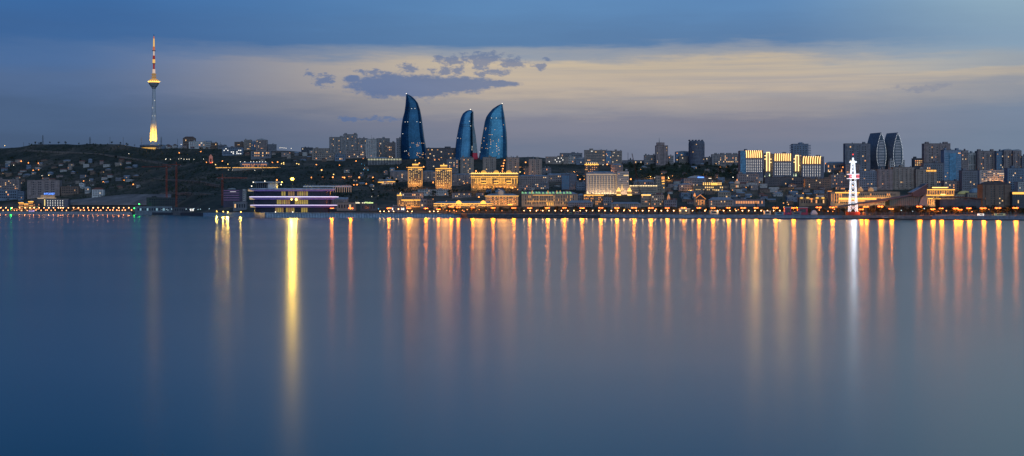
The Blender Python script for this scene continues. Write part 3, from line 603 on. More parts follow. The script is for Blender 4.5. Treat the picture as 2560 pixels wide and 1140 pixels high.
# ------------------------------------------------------------------ gold crowned hotel: three wings and two light frames
for n_, (lab, a, b, t0, bot, e0, e1) in enumerate((('wing of the gold crowned hotel furthest from the derrick, the tallest of its three', 1865, 1906, 375.6, 444, 1850, 1908), ('middle wing of the gold crowned hotel, between its two gold light frames', 1936, 1978, 383.4, 446, 1932, 1984), ('lowest wing of the gold crowned hotel, with curved ribs of gold light', 2006.5, 2052, 390.6, 448, 2004, 2060))):
    B_ = block(lab, e0, e1, t0+1.5, bot+6, mat('hotel_panel', (.17,.19,.24), .7), 'flat', cols=0, depth=26, name='hotel_wing', cat='hotel', group='wings of the gold crowned hotel')
    fx = lambda px: ((px-B_.u)*B_.s); fz = lambda py: Zp(py, B_.Y)-B_.g
    q = MB(); lean = (.12, 0., -.9)[n_]
    box(fx(a)-.6, fx(b)+.6, -.35, -.004, fz(t0+19.4), fz(t0+.6)).build('crown_screen', mat('dark_gold_screen', (.25,.15,.07), emit=(1,.35,.05), strength=.10), B_.r)
    for k in range(8):
        x = lerp(a+1.6, b-2.6, k/7); q = MB(); pts = []
        for j in range(9):
            f = j/8; cx_ = x+(2.6*f**2.2*(1 if n_ == 2 else .25) if n_ != 0 else -1.5*f**3); pts.append((fx(cx_), -.9, fz(t0+19-19*math.sin(f*math.pi/2) if n_ == 2 else t0+19-18.6*f)))
        for p0, p1 in zip(pts, pts[1:]): q.tube(p0, p1, .85, seg=5)
        q.build('crown_rib', mat('rib_gold_led', (.7,.5,.3), emit=(1,.62,.22), strength=2.3), B_.r)
        me = box(-.55, .55, -.5, -.02, -.55, .55).mesh('window', DOTW)
        for rr in range(8 if n_ != 2 else 7): put('window', me, B_.r, (fx(lerp(a+2.2, b-2.4, k/7)), 0, fz(t0+25+rr*4.0)))
    bulb(B_.r, (fx((a+b)/2), -11, fz(t0+9)), 'crown_reflection_fill', 4200, (1, .62, .18), 12., 150)  # added sea-facing lamp that brightens the crown's streak on the water
    if n_ == 0:
        box(fx(1851), fx(1864), -.5, -.004, fz(445), fz(377.5)).build('glass_strip', GLASSB, B_.r)
    if n_ < 2:
        c0, t1, t2, bars = ((1920.5, 380, 428, ((1911.5,1917,389.5),(1911.5,1917,397.6),(1924,1931,397.8),(1924,1931,405.8))), (1993, 387.5, 428, ((1982.6,1989,397.4),(1982.6,1989,405.4),(1997,2003,413.4))))[n_]
        Y2 = B_.Y+6; g2 = gz(c0, Y2); s2 = Y2/F; fr = thing('light_frame', (X(c0, Y2), Y2, g2), ('tall gold light frame between the tallest and middle hotel wings','tall gold light frame between the middle and lowest hotel wings')[n_], 'light frame', 'gold light frames of the hotel')
        zz = lambda py: Zp(py, Y2)-g2
        box(-8.5*s2, 10*s2, 2.5, 16, -3, zz(t1+3)).build('stair_tower', mat('stair_tower_panel', (.16,.18,.23)), fr)
        fg = MB().box(-4.4*s2, -2.5*s2, .3, 2, zz(t2), zz(t1)).box(2.5*s2, 4.4*s2, .3, 2, zz(t2), zz(t1)).box(-2.49*s2, 2.49*s2, .3, 2, zz(t1+2), zz(t1)); fg.build('frame_tube', MATS['rib_gold_led'], fr)
        for x0, x1, yb in bars: box((x0-c0)*s2, (x1-c0)*s2, .5, 1.8, zz(yb)-.7, zz(yb)+.7).build('cross_bar', MATS['rib_gold_led'], fr)
        for px, py in (((1912,445),(1923.6,439),(1930,439)), ((1983.6,439),(1989.6,439),(2001,438.6)))[n_]:
            MB().lathe([(.75, -1.3), (.9, 0), (.45, 2.2), (.15, 5)], 6).build('uplight', mat('uplight_glow', (.8,.8,.6), emit=(.85,1,.6), strength=1.6), fr, ((px-c0)*s2, -1.0, zz(py)))

# ------------------------------------------------------------------ long museum with a sloping rolled roof
u0 = 2262; Y = Ysh(u0)+62; g = zq(u0); s = Y/F; r = thing('sloping_museum', (X(u0, Y), Y, g), 'museum with a long thin sloping roof rising from the derrick to a folded fin', 'museum')
P = lambda L_: [((px-u0)*s, Zp(py, Y)-g) for px, py in L_]
rd = mat('museum_roof', (.07,.085,.12), .5)
MB().prism(P([(2093,518),(2093,515.6),(2180,501.5),(2312,480.6),(2312,483),(2200,503.5)]), 0, 12).build('sloping_roof', rd, r)
MB().prism(P([(2100,518.6),(2102,517),(2200,502.6),(2306,485.4),(2306,487),(2200,507)]), 14, 24).build('lower_roof_blade', mat('museum_blade', (.3,.33,.4), .4), r)
for k in range(7): MB().tube(((2120+k*15-u0)*s, 16, Zp(514-k*1.5, Y)-g), ((2120+k*15-u0)*s, 16, -1), .35, seg=5).build('support_post', STEEL, r)
MB().prism(P([(2281,481),(2296,472.5),(2315.5,459),(2318,459.5),(2316.4,478),(2313,485),(2297,492),(2281,490)]), -2, 22).build('folded_fin', mat('fin_bronze', (.07,.06,.075), .5), r)
MB().prism(P([(2280,480.6),(2296,472),(2318,458.4),(2318,459.3),(2296,473),(2280,481.4)]), -2.4, 24).build('fin_edge', ROOFZ, r)
gb = MB().prism(P([(2226,514),(2226,499.5),(2306,487),(2304,493),(2297,514)]), 4, 30).build('glass_body', mat('museum_glass', (.03,.10,.11), .25, vary=.4, scale=.2), r)
for k in range(15): MB().tube(((2229+k*4.9-u0)*s, 3.8, -1), ((2229+k*4.9-u0)*s, 3.8, Zp(499-k*.76, Y)-g), .18, seg=4).build('mullion', STEEL, r)
MB().prism(P([(2298,514),(2303,496),(2309,489),(2316,486),(2320,514)]), 1, 28).build('curved_end_wall', mat('museum_stone', (.36,.32,.29)), r)
# ------------------------------------------------------------------ skyline blocks, one call each
K = dict
def many(rows, **common):
    for lab, p0, p1, pt, pb, k in rows: block(lab, p0, p1, pt, pb, **{**common, **k})
# far ridge behind the television tower
many([('dark hip roofed block on the skyline, first large one past the television tower', 457, 487, 341, 366, K(wall=BRICK, roof='hip', cols=7, rows=4, rh=6)),
      ('long white office block below the dark hip roofed block on the skyline', 472, 508, 354, 369, K(wall=WHITE, cols=7, rows=3, wf=.7)),
      ('white annex with stepped roof at the end of the long white skyline office', 508, 514, 354, 369, K(wall=PALE, cols=2, rows=3)),
      ('pale gabled block just past the long white skyline office', 514, 527, 351.5, 368, K(wall=PALE, roof='gable', cols=4, rows=3, rm=ROOFZ)),
      ('low brown house block past the pale gabled block on the skyline', 527, 542, 357, 370, K(wall=BRICK, cols=4, rows=2)),
      ('wide low flat shed on the ridge before the pair of skyline towers', 545, 564, 362.5, 372, K(wall=GREY, cols=6, rows=1)),
      ('squat brown block at the foot of the pale skyline tower pair', 586, 609, 355, 373, K(wall=BRICK, cols=7, rows=4)),
      ('square dim tower block standing against the squat brown block on the ridge', 609.5, 628, 350, 376, K(wall=SAND, cols=5, rows=7)),
      ('narrow blue glass link between two tower blocks on the ridge', 628.5, 639, 354, 376, K(wall=BLUEP, cols=3, rows=6, dark=GLASSB)),
      ('tower block with a pointed roof, tallest on the ridge past the television tower', 639.5, 667, 345.5, 378, K(wall=PINK, roof='gabley', rh=5, cols=7, rows=8)),
      ('small grey block alone right of the pointed roofed tower on the ridge', 669, 689, 361, 377, K(wall=GREY, cols=6, rows=4, lit=.0)),
      ('white lit long block with bright end bays below the ridge towers', 555, 607, 368.5, 388, K(wall=BLUEP, cols=10, rows=4, lit=.25, lm=WHITEW, wf=.6)),
      ('low pale building with a row of lamps below the pointed roofed tower', 627, 677, 378, 394, K(wall=GREY, cols=9, rows=2, lit=.3)),
      ('dark flat building on the ridge above the floodlight mast', 753, 781, 369, 381, K(wall=DARK, cols=6, rows=2)),
      ('low ridge terrace of dim flats left of the twin brown tower blocks', 782, 822, 371, 390, K(wall=SAND, cols=9, rows=3))], lit=.05, depth=16)
# cluster left of the tallest curved tower
many([('wide dim apartment slab, first of the cluster left of the curved towers', 823, 858, 343, 386, K(cols=9, rows=9, bays=4)),
      ('taller apartment slab with a stepped top beside the wide dim slab', 858, 892, 336, 386, K(cols=8, rows=10, bays=3, boxes=2)),
      ('apartment slab behind the pale windowless tower, its roofline lower than its neighbour', 894, 916, 346, 380, K(cols=6, rows=7, bays=2)),
      ('apartment slab seen past the mast topped pale tower, nearer the curved towers', 941, 973, 346, 380, K(cols=8, rows=7, bays=3)),
      ('low pale building in front of the apartment slab cluster', 896, 915, 360, 384, K(wall=PALE, cols=4, rows=4)),
      ('low pale building with rounded roof beside the mast topped tower', 941.5, 960, 361, 384, K(wall=SAND, cols=5, rows=4, roof='dome', rh=2)),
      ('brown block with two lit windows beside the tallest curved tower', 967, 988, 356.5, 386, K(wall=PINK, cols=5, rows=6, lit=.12)),
      ('narrow plain slab touching the tallest curved tower', 990.5, 1003, 346, 398, K(wall=GREY, cols=2, rows=9, lit=.0)),
      ('small blue fronted house below the wide dim slab', 837, 863, 386, 402, K(wall=BLUEP, cols=5, rows=2, depth=12)),
      ('pinkish terrace of flats under the apartment slab cluster', 864, 912, 377, 396, K(wall=PINK, cols=10, rows=3, depth=14)),
      ('dim terrace of flats along the slope beneath the wide slab', 780, 836, 383, 400, K(wall=SAND, cols=10, rows=3, depth=14)),
      ('long dark office block between the tallest and lowest curved towers', 1064, 1138, 370, 400, K(wall=DARK, cols=14, rows=5, lit=.05, wf=.6)),
      ('low restaurant pavilion with an orange lit roofline between the curved towers', 1076, 1124, 395, 404, K(wall=DARK, cols=8, rows=1, lit=.5, lm=ORANGEW)),
      ('dark stepped base building under the gap between curved towers', 1066, 1140, 402, 420, K(wall=DARK, cols=12, rows=3, lit=.12)),
      ('block with a few warm windows left of the first tan apartment tower', 1117, 1146, 398, 432, K(wall=GREY, cols=7, rows=7, lit=.2))], depth=18)
B_ = block('mast topped pale tower with blank walls, in the apartment cluster left of the curved towers', 915, 941, 348, 396, PALE, cols=5, rows=12, lit=.02, wf=.3)
MB().tube((0, 8, B_.zw), (0, 8, B_.zw+12), .4, .15).build('mast', STEEL, B_.r)
B_ = block('colonnaded hall with lit column tops under the tallest curved tower', 919, 1004, 396, 412, DARK, 'flat', cols=0, depth=20, name='colonnaded_hall', cat='hall', boxes=0)
for k in range(22):
    x = -B_.W/2+B_.W*(k+.5)/22; o = box(x-.55, x+.55, -1.4, -.2, 0, B_.zw*.98).build('column', PALE, B_.r); box(x-.6, x+.6, -1.6, -1.405, B_.zw*.72, B_.zw*.95).build('column_light', mat('column_top_light', (.6,.6,.4), emit=(.9,.85,.5), strength=1.), o)
MB().ball((-B_.W*.12, 10, B_.zw), B_.W*.24, 9, 4, 16, 6).build('dome_roof', ROOFZ, B_.r)

# four tan apartment towers
for k, (a, b, t, bt, w_) in enumerate(((1151,1184,394,434,'first, with the most lit windows'),(1207,1240,393,430,'second, behind the gold three domed building'),(1266,1298,394,434,'third, beside the wooded ridge'),(1322,1355,397,437,'last, set apart from the others'))):
    block('tan apartment tower, '+w_+', of four alike', a, b, t, bt+8, SAND, 'flat', cols=6, rows=9, lit=.16 if k == 0 else .02, wf=.5, bays=3, depth=18, boxes=1, group='four tan apartment towers')

# gold lit buildings in the middle distance
def crown(b, n=3, w=.42, h=6.5, spire=0, dome=True):
    zt = b.zw+.5
    MB().box(-b.W*w/2, b.W*w/2, b.D*.25, b.D*.7, zt, zt+h).build('crown_storey', STONE, b.r)
    box(-b.W*w/2-.3, b.W*w/2+.3, b.D*.25-.6, b.D*.25-.004, zt+h*.55, zt+h*.95).build('crown_light', GOLD, b.r)
    box(-b.W*w/2-.3, b.W*w/2+.3, b.D*.25-.6, b.D*.25-.004, zt+h*.1, zt+h*.3).build('crown_light', GOLDD, b.r)
    if spire: MB().lathe([(1.6, zt+h), (1., zt+h+spire*.5), (.2, zt+h+spire)], 8, cy=b.D*.45).build('spire', STONE, b.r); MB().ball((0, b.D*.3, zt+h+spire*.75), 1.).build('spire_light', GOLDB, b.r)
for lab, a, b_, t, bt, sp in (('gold studded tower with a spire, one of two below the curved towers', 1020, 1056, 417, 466, 10),('gold studded tower without spire, right one of two alike below the curved towers', 1089, 1129, 420, 470, 2)):
    q = block(lab, a, b_, t, bt, mat('gold_tower_stone', (.30,.22,.15)), 'flat', cols=7, rows=11, lit=.62, lm=mat('gold_studded_window', (.5,.4,.2), emit=(1,.56,.16), strength=1.35), wf=.36, hf=.34, depth=22, name='gold_lit_tower', cat='tower', group='two gold studded towers', boxes=0)
    strip(q, -.01, 1.01, .95, .985); strip(q, 0, .3, .86, .89); strip(q, .7, 1, .86, .89); piers(q, 2, .02, .98, .1, .9, 1.3, GOLDD); crown(q, spire=sp); flood(q, 5200)
many([('dim apartment block left of the spired gold tower', 976, 1020, 426, 452, K(cols=8, rows=5, bays=3)),('dim apartment block between the two gold studded towers', 1056.5, 1089, 426, 452, K(cols=6, rows=5, bays=2)),('dim apartment block right of the plain topped gold tower', 1129.5, 1178, 434, 458, K(cols=9, rows=4, bays=3, lit=.12))], wall=PINK, depth=16, roof='hip', rm=ROOFZ, rh=2)
q = block('round restaurant pavilion ringed with gold bulbs on the slope', 952, 988, 452, 462, SAND, 'flat', cols=9, rows=2, lit=.7, depth=18, name='round_pavilion', cat='pavilion', boxes=0)
MB().ball((0, 9, q.zw+.4), q.W*.36, 8, 4.5, 14, 6).build('dome_roof', ROOFZ, q.r); strip(q, -.2, .2, .55, .75); strip(q, .45, 1., .7, .85)
many([('long pale flat building below the plain topped gold tower', 1044, 1122, 473.5, 486, K(wall=PALE, cols=16, rows=2, wf=.6, dark=GLASSD)),('flat roofed pavilion with deep eaves behind the gold corner building', 992, 1058, 482, 500, K(wall=GREY, cols=12, rows=2)),
      ('plain pinkish hall right of the gold corner building', 1051, 1067, 497, 520, K(wall=PINK, cols=2, rows=2)),('plain brown hall joining the long gold arcade', 1067, 1084, 499, 520, K(wall=BRICK, cols=3, rows=2)),
      ('dim low mansion among trees left of the orange lit palace', 1130, 1178, 480, 494, K(wall=PINK, cols=10, rows=2, roof='hip', rh=2)),
      ('small apartment house just right of the round glass building', 826, 869, 493, 522, K(wall=PINK, cols=8, rows=4, roof='gable', rh=4)),('low pink hall near the big orange lamps right of the round glass building', 842, 888, 506, 526, K(wall=SAND, cols=6, rows=1)),
      ('low grey shed behind the row of white globes', 901, 941, 509, 527, K(wall=DARK, cols=5, rows=1)),('glazed cafe with white lamps behind the globe row', 972, 1014, 516, 529, K(wall=GREY, cols=8, rows=1, lit=.6, lm=WHITEW, roofname='roof'))], depth=14, lit=.06, name='low_building', cat='building')
q = block('gold lit corner building with a small tower on the near edge', 993, 1051, 498.5, 518, mat('warm_stone', (.34,.25,.17)), 'flat', cols=12, rows=3, lit=.5, lm=GOLDD, depth=20, name='corner_building', cat='building', boxes=0)
strip(q, .18, .70, .86, .97); strip(q, .72, 1, .86, .97); strip(q, .2, 1, .06, .1, AMBER); flood(q, 3000)
box(-q.W/2, -q.W/2+q.W*.2, -1, 10, q.zw, Zp(486, q.Y)-q.g).build('corner_tower', MATS['warm_stone'], q.r); box(-q.W/2-.3, -q.W/2+q.W*.21, -1.6, -1.01, Zp(489.5, q.Y)-q.g, Zp(487, q.Y)-q.g).build('tower_light', GOLD, q.r)
MB().lathe([(1.8, Zp(486, q.Y)-q.g), (.9, Zp(483.5, q.Y)-q.g), (.2, Zp(480.5, q.Y)-q.g)], 8, -q.W*.37, 4).build('tower_spire', GOLDB, q.r)
q = block('long gold arcade stretching behind the orange promenade lamps', 1084, 1230, 503, 519, MATS['warm_stone'], 'hip', cols=30, rows=2, lit=.35, lm=GOLDD, depth=18, rm=ROOFZ, rh=4, name='arcade_building', cat='arcade')
strip(q, 0, 1, .86, 1.0); strip(q, 0, .2, .38, .48); strip(q, .3, .62, .5, .6); strip(q, .76, 1., .45, .55); piers(q, 24, .2, .98, .48, .86, .7, GOLDD); flood(q, 6500, (1,.5,.12))
for f in (.43, .85): MB().prism([(-5,0),(5,0),(5,2),(2.6,4.6),(0,5.6),(-2.6,4.6),(-5,2)], -1, 3).build('pediment', GOLD, q.r, (-q.W/2+q.W*f, 0, q.zw))
q = block('grand gold building with three domed pavilions on its roof', 1178, 1294, 433, 470, mat('gold_stone', (.40,.29,.15)), 'flat', cols=20, rows=5, lit=.1, lm=GOLDD, wf=.5, hf=.55, depth=24, name='domed_building', cat='palace', boxes=0, z0=.3)
strip(q, -.01, 1.01, .955, .995, GOLDB); strip(q, -.01, 1.01, .76, .80); strip(q, 0, 1, .66, .685, GOLD); piers(q, 5, .33, .44, .30, .66, .9); piers(q, 5, .6, .72, .3, .66, .9); piers(q, 4, .1, .2, .3, .66, .9); piers(q, 3, .87, .99, .3, .66, .9); piers(q, 2, .005, .06, .05, .9, .8, GOLDD)
for f in (.27, .54, .81): strip(q, f-.05, f+.05, .44, .49, GOLD); strip(q, f-.05, f+.05, .28, .32, GOLD)
for f in (.05,.22,.3,.37,.48,.55,.63,.72,.78,.85,.95): strip(q, f-.012, f+.012, .0, .10, AMBER)
for f in (.27, .54, .81):
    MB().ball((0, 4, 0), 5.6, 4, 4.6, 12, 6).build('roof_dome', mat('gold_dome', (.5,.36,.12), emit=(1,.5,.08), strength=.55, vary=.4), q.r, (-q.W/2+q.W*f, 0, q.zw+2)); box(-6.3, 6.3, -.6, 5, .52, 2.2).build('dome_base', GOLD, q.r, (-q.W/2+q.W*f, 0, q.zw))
me = box(-.5, .5, -.5, .5, .52, 2.2).mesh('roof_lamp', GOLDB)
for k in range(26): put('roof_lamp', me, q.r, (-q.W/2+q.W*(k+.5)/26, .6, q.zw))
flood(q, 9500, (1,.47,.07))
many([('dim tenement right of the grand gold three domed building', 1296, 1371, 437, 462, K(wall=PINK, cols=14, rows=4, roof='hip', rm=ROOFZ, rh=2.5)),('long roofed tenement behind the dark glass block', 1367, 1439, 433.5, 456, K(wall=PINK, cols=14, rows=3, roof='hip', rm=ROOFZ, rh=3)),
      ('tenement with lit street in front, left of the white grand hotel', 1330, 1372, 458, 474, K(wall=GREY, cols=8, rows=3, lit=.15)),
      ('low flat hall with an orange glow before the green roofed palace', 1296, 1330, 462, 476, K(wall=PINK, cols=7, rows=2, lit=.2, lm=ORANGEW)),
      ('low skyline hall right of the wooded ridge', 1400, 1456, 383, 396, K(wall=GREY, cols=10, rows=2)),('long lit institute on the ridge behind the tan towers', 1364, 1420, 392, 408, K(wall=SAND, cols=13, rows=3, lit=.18, lm=WHITEW)),
      ('pale end block of the long ridge institute', 1420.5, 1439, 391, 408, K(wall=PALE, cols=4, rows=3)),('curved roofed hall on the ridge in front of the wide office slab', 1440, 1484, 393, 410, K(wall=BLUEP, cols=10, rows=2, roof='dome', rh=3)),
      ('small flat house group on the wooded slope right of the last tan tower', 1356, 1378, 419, 436, K(wall=GREY, cols=5, rows=2)),
      ('lower wing beside the last tan tower', 1312, 1322, 419, 440, K(wall=SAND, cols=2, rows=4)),
      ('wide office slab with a sloping roofline and small roof sign on the ridge', 1461, 1514, 375.5, 410, K(wall=SAND, cols=12, rows=7, wf=.9, hf=.4)),('blue glass middle of the wide office slab', 1514.3, 1528.5, 377, 410, K(wall=BLUEP, cols=5, rows=7, dark=GLASSB, wf=.8)),
      ('stepped end of the wide office slab past its blue glass middle', 1529, 1555, 377.5, 410, K(wall=SAND, cols=7, rows=7, wf=.9, hf=.4))], depth=16, lit=.04)
for k, z_ in ((0, 'wide'),): MB().box(-6, -2, -.5, -.2, 0, 1.2).build('roof_sign', WHITEW, [o for o in col.objects if o.get('label', '').startswith('wide office slab with')][0], (-4, 0, Zp(378.5, place(1487, 410))-gz(1487, place(1487, 410))))
block('dark glazed office block with blank side left of the white grand hotel', 1404, 1424, 436, 476, mat('navy_panel', (.10,.14,.22), .4), 'flat', cols=5, rows=10, lit=0., dark=GLASSB, wf=.8, depth=20, name='office_block', cat='office block')
block('grey ribbed office block joined to the dark glazed one', 1424.4, 1441.5, 434.5, 476, mat('ribbed_panel', (.19,.22,.28)), 'flat', cols=4, rows=10, lit=0., wf=.8, hf=.3, depth=20, name='office_block', cat='office block')
q = block('orange lit palace with a central cupola behind the promenade trees', 1213, 1296, 484, 514, mat('orange_stone', (.38,.27,.18)), 'hip', cols=18, rows=4, lit=.55, lm=AMBER, wf=.4, depth=22, rm=ROOFZ, rh=4, name='cupola_palace', cat='palace')
strip(q, -.01, 1.01, .95, 1.); strip(q, .0, 1, .47, .50, GOLDD); strip(q, .68, .82, .04, .14, GOLD); piers(q, 8, .03, .97, .05, .95, .8, mat('peach_glow', (.5,.4,.3), emit=(1,.5,.2), strength=.32)); flood(q, 5600)
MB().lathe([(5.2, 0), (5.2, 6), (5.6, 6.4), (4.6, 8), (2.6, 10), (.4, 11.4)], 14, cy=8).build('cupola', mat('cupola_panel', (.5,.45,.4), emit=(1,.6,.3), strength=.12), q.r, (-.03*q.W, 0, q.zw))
q = block('long ribbed palace with a green lit ragged roofline', 1304, 1444, 479, 515, mat('palace_stone', (.33,.27,.21)), 'hip', cols=33, rows=3, lit=.12, lm=GOLDD, wf=.45, hf=.7, depth=24, rm=ROOFZ, rh=4, name='green_roofed_palace', cat='palace', z1=.9)
for k in range(15):
    f = .02+.86*k/14+rnd.uniform(-.008, .008); MB().prism([(-2.4,0),(2.2,0),(1.,2.6),(-1.6,3.2+rnd.random())], -.9, -.5).build('roof_light', LIMEL, q.r, (-q.W/2+q.W*f, 0, q.zw+rnd.random()*.6))
for f in (.19, .47, .63, .69): MB().lathe([(1.6, 0), (1.6, 3.4), (1., 4.4), (.2, 6.4)], 8, cy=2).build('turret', GOLDD, q.r, (-q.W/2+q.W*f, 0, q.zw))
piers(q, 24, .01, .99, .04, .93, .55, mat('faint_pier_glow', (.4,.33,.25), emit=(1,.58,.25), strength=.13)); strip(q, .2, .56, .84, .92, GOLDD); strip(q, .1, .56, .38, .42, GOLDD); piers(q, 4, .46, .56, .04, .3, 1., GOLD); piers(q, 5, .1, .3, .3, .44, .8, GOLDD); flood(q, 3400)
many([('low zinc roofed hall right of the ribbed green roofed palace', 1419, 1482, 501, 517, K(wall=PINK, cols=12, rows=2, roof='hip', rm=ROOFZ, rh=4)),('low zinc roofed row in front of the white grand hotel', 1527, 1602, 505, 521, K(wall=SAND, cols=14, rows=2, roof='hip', rm=ROOFZ, rh=3)),
      ('pale cube house right of the gold lit club under the white hotel', 1508, 1530, 493, 516, K(wall=GREY, cols=4, rows=3)),('small zinc roofed house left of the gold lit club', 1443, 1465, 484, 504, K(wall=GREY, cols=4, rows=3, roof='hip', rm=ROOFZ, rh=3)),
      ('classical blue grey mansion left of the white hotel base', 1441, 1463, 455, 478, K(wall=BLUEP, cols=5, rows=3)),
      ('pale cream terrace with arched windows right of the gold crested block', 1628, 1660, 487, 516, K(wall=STONE, cols=6, rows=4, lit=.12)),('small glazed kiosk terrace right of the cream terrace', 1660, 1692, 500, 517, K(wall=GREY, cols=6, rows=2))], depth=14, lit=.06, name='town_house', cat='building')
# white grand hotel
q = block('white grand hotel with rows of dark windows, floodlit from below', 1466, 1542, 428, 487, mat('hotel_limestone', (.55,.50,.46), vary=.1), 'hip', cols=20, rows=5, lit=.0, wf=.42, hf=.55, depth=26, rm=ROOFZ, rh=3.2, name='grand_hotel', cat='hotel', x0=.06, x1=.97, z0=.46, z1=.9, group='parts of the white grand hotel')
grid(q.r, q.W, q.zw, 20, 4, x0=.06, x1=.97, z0=.08, z1=.45, wf=.42, hf=.6, lit=0)
GW = mat('warm_pier_light', (.6,.5,.4), emit=(1,.64,.28), strength=.50); piers(q, 11, .055, .975, .07, .86, .75, GW); piers(q, 11, .055, .975, .045, .10, 1.4, mat('warm_spot', (.7,.6,.4), emit=(1,.68,.3), strength=1.1)); strip(q, 0, 1, .905, .925, GW); strip(q, 0, 1, -.07, .035, BLACK, name='plinth_band'); flood(q, 7000, (1,.66,.36)); 
MB().lathe([(1.6, 0), (1., 3), (.3, 8)], 6, -q.W*.47, -1).build('corner_uplight', mat('corner_uplight_glow', (.8,.7,.5), emit=(1,.7,.3), strength=1.6), q.r)
q = block('projecting end wing of the white grand hotel nearest the crane', 1543, 1572, 428, 487, MATS['hotel_limestone'], 'flat', cols=8, rows=10, lit=.03, wf=.42, depth=28, name='grand_hotel_wing', cat='hotel', group='parts of the white grand hotel', z0=.12, x0=.1)
strip(q, .55, .97, .80, .84, mat('warm_strip', (.6,.5,.4), emit=(1,.66,.22), strength=.9)); MB().prism([(-2,0),(2,0),(.5,13),(-.5,13)], -.5, -.03).build('wall_wash', mat('wash_glow', (.6,.5,.3), emit=(1,.6,.2), strength=.55), q.r, (-2, 0, q.zw*.18)); flood(q, 3000, (1,.6,.3))
for lab, u in (('left gold entrance turret before the end wing of the white hotel', 1547), ('right gold entrance turret before the end wing of the white hotel', 1574)):
    Y = place(u, 489); g = gz(u, Y); s = Y/F; r = thing('gold_turret', (X(u, Y), Y, g), lab, 'turret', 'gold entrance turrets'); h = Zp(468, Y)-g
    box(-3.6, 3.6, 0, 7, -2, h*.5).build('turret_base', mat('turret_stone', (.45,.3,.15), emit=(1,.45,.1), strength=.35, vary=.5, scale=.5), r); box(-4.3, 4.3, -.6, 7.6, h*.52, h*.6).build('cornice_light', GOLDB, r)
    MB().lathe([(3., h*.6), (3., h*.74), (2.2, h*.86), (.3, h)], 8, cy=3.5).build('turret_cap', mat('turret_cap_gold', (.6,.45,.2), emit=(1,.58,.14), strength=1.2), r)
    box(-4.5, 4.5, -.5, -.01, .5, 2.2).build('door_light', GOLDB, r)
many([('gold lit club with tall windows below the white hotel left corner', 1458, 1486, 485, 508, K(cols=6, rows=3)), ('stepped gold lit house next to the tall windowed club', 1487, 1507.5, 489, 515, K(cols=5, rows=4))], wall=MATS['orange_stone'], lit=.6, lm=AMBER, depth=16, name='lit_club', cat='building')
for o in [o for o in col.objects if o.name.startswith('lit_club')]:
    box(-9, 9, -.5, -.02, 0, 1.6).build('cornice_light', GOLD, o, (0, 0, Zp(489, o.location.y)-o.location.z))
q = block('gold lit upper tower with arched top peeping over the white hotel', 1462.5, 1495.6, 404, 450, BRICK, 'dome', cols=6, rows=7, lit=.55, lm=ORANGEW, wf=.35, hf=.35, depth=20, rh=4, name='arched_tower', cat='tower'); strip(q, -.03, 1.03, .9, .96); strip(q, .0, .2, .6, .66, GOLDD); piers(q, 6, .1, .9, .965, 1.05, .8, GOLDB)
many([('brown hip roofed block above the white hotel roof', 1528, 1557, 409, 432, K(wall=PINK, roof='hip', rm=ROOFZ, cols=7, rows=4, rh=3)), ('long pale museum hall with a row of white lamps right of the white hotel', 1573, 1644, 463, 486, K(wall=STONE, cols=24, rows=4, lit=.0, boxes=0)), ('dim roofed hall behind the long pale museum hall', 1584, 1636, 450, 470, K(wall=PINK, cols=10, rows=2, roof='hip', rm=ROOFZ, rh=3)),
      ('block with a gold crest of lamps beside the mobile crane boom', 1603, 1627, 487, 516, K(wall=STONE, cols=6, rows=4, lit=.18, lm=ORANGEW))], depth=18, lit=.04, name='hall', cat='hall')
for o in [o for o in col.objects if o.get('label', '').startswith(('long pale museum', 'block with a gold crest'))]:
    w_ = 70 if 'museum' in o['label'] else 24; me = MB().ball((0,0,0), .95, seg=6, n=4).mesh('roof_lamp', mat('cornice_lamp', (.8,.7,.5), emit=(1,.74,.36), strength=2.2) if 'museum' in o['label'] else GOLDB); n_ = 17 if 'museum' in o['label'] else 9; W_ = w_*o.location.y/F
    for k in range(n_): put('roof_lamp', me, o, (-W_/2+W_*(k+.5)/n_, -.8, Zp(464.5 if 'museum' in o['label'] else 487.5, o.location.y)-o.location.z))
# skyline right of the wide slab
many([('low wing left of the stepped tower with a mast', 1611, 1640, 388, 414, K(cols=7, rows=4, boxes=2)),('low wing right of the stepped tower with a mast', 1671, 1684, 389.5, 414, K(cols=3, rows=4)),('blue glass office left of the round dark tower', 1689, 1723, 377, 408, K(wall=BLUEP, cols=8, rows=6, dark=GLASSB, wf=.8, roof='dome', rh=2)),
      ('dim house in front of the blue glass office by the round tower', 1698, 1724, 391, 410, K(wall=SAND, cols=5, rows=3)),('long flat apartment row right of the round dark tower', 1780, 1850, 386, 414, K(cols=16, rows=5, lit=.1, boxes=4)),('low stepped houses between the round dark tower and apartment row', 1764, 1782, 393, 412, K(cols=4, rows=3)),
      ('long low shed on the wooded ridge left of the stepped tower', 1557, 1626, 401, 410, K(wall=GREY, cols=14, rows=1))], depth=16, lit=.06)
q = block('stepped tower with a thin mast on the ridge, brown apartments', 1640, 1670, 364, 416, PINK, 'flat', cols=6, rows=13, lit=.06, bays=2, depth=22, boxes=0)
box(-q.W*.42, q.W*.22, 3, 16, q.zw+.5, q.zw+8).build('upper_storey', PINK, q.r); MB().lathe([(.9, 0), (.5, 6), (.15, 12)], 6).build('mast', STEEL, q.r, (-q.W*.2, 8, q.zw+8))
Y = place(1744, 414); s = Y/F; g = gz(1744, Y); r = thing('round_tower_block', (X(1744, Y), Y, g), 'round dark tower block with banded floors on the ridge', 'tower block'); h = Zp(356, Y)-g; R_ = 20*s
MB().lathe([(R_, -4), (R_, h), (R_*.9, h+4), (R_*.3, h+5)], 24, cy=R_).build('wall', mat('slate_round_wall', (.12,.14,.18)), r)
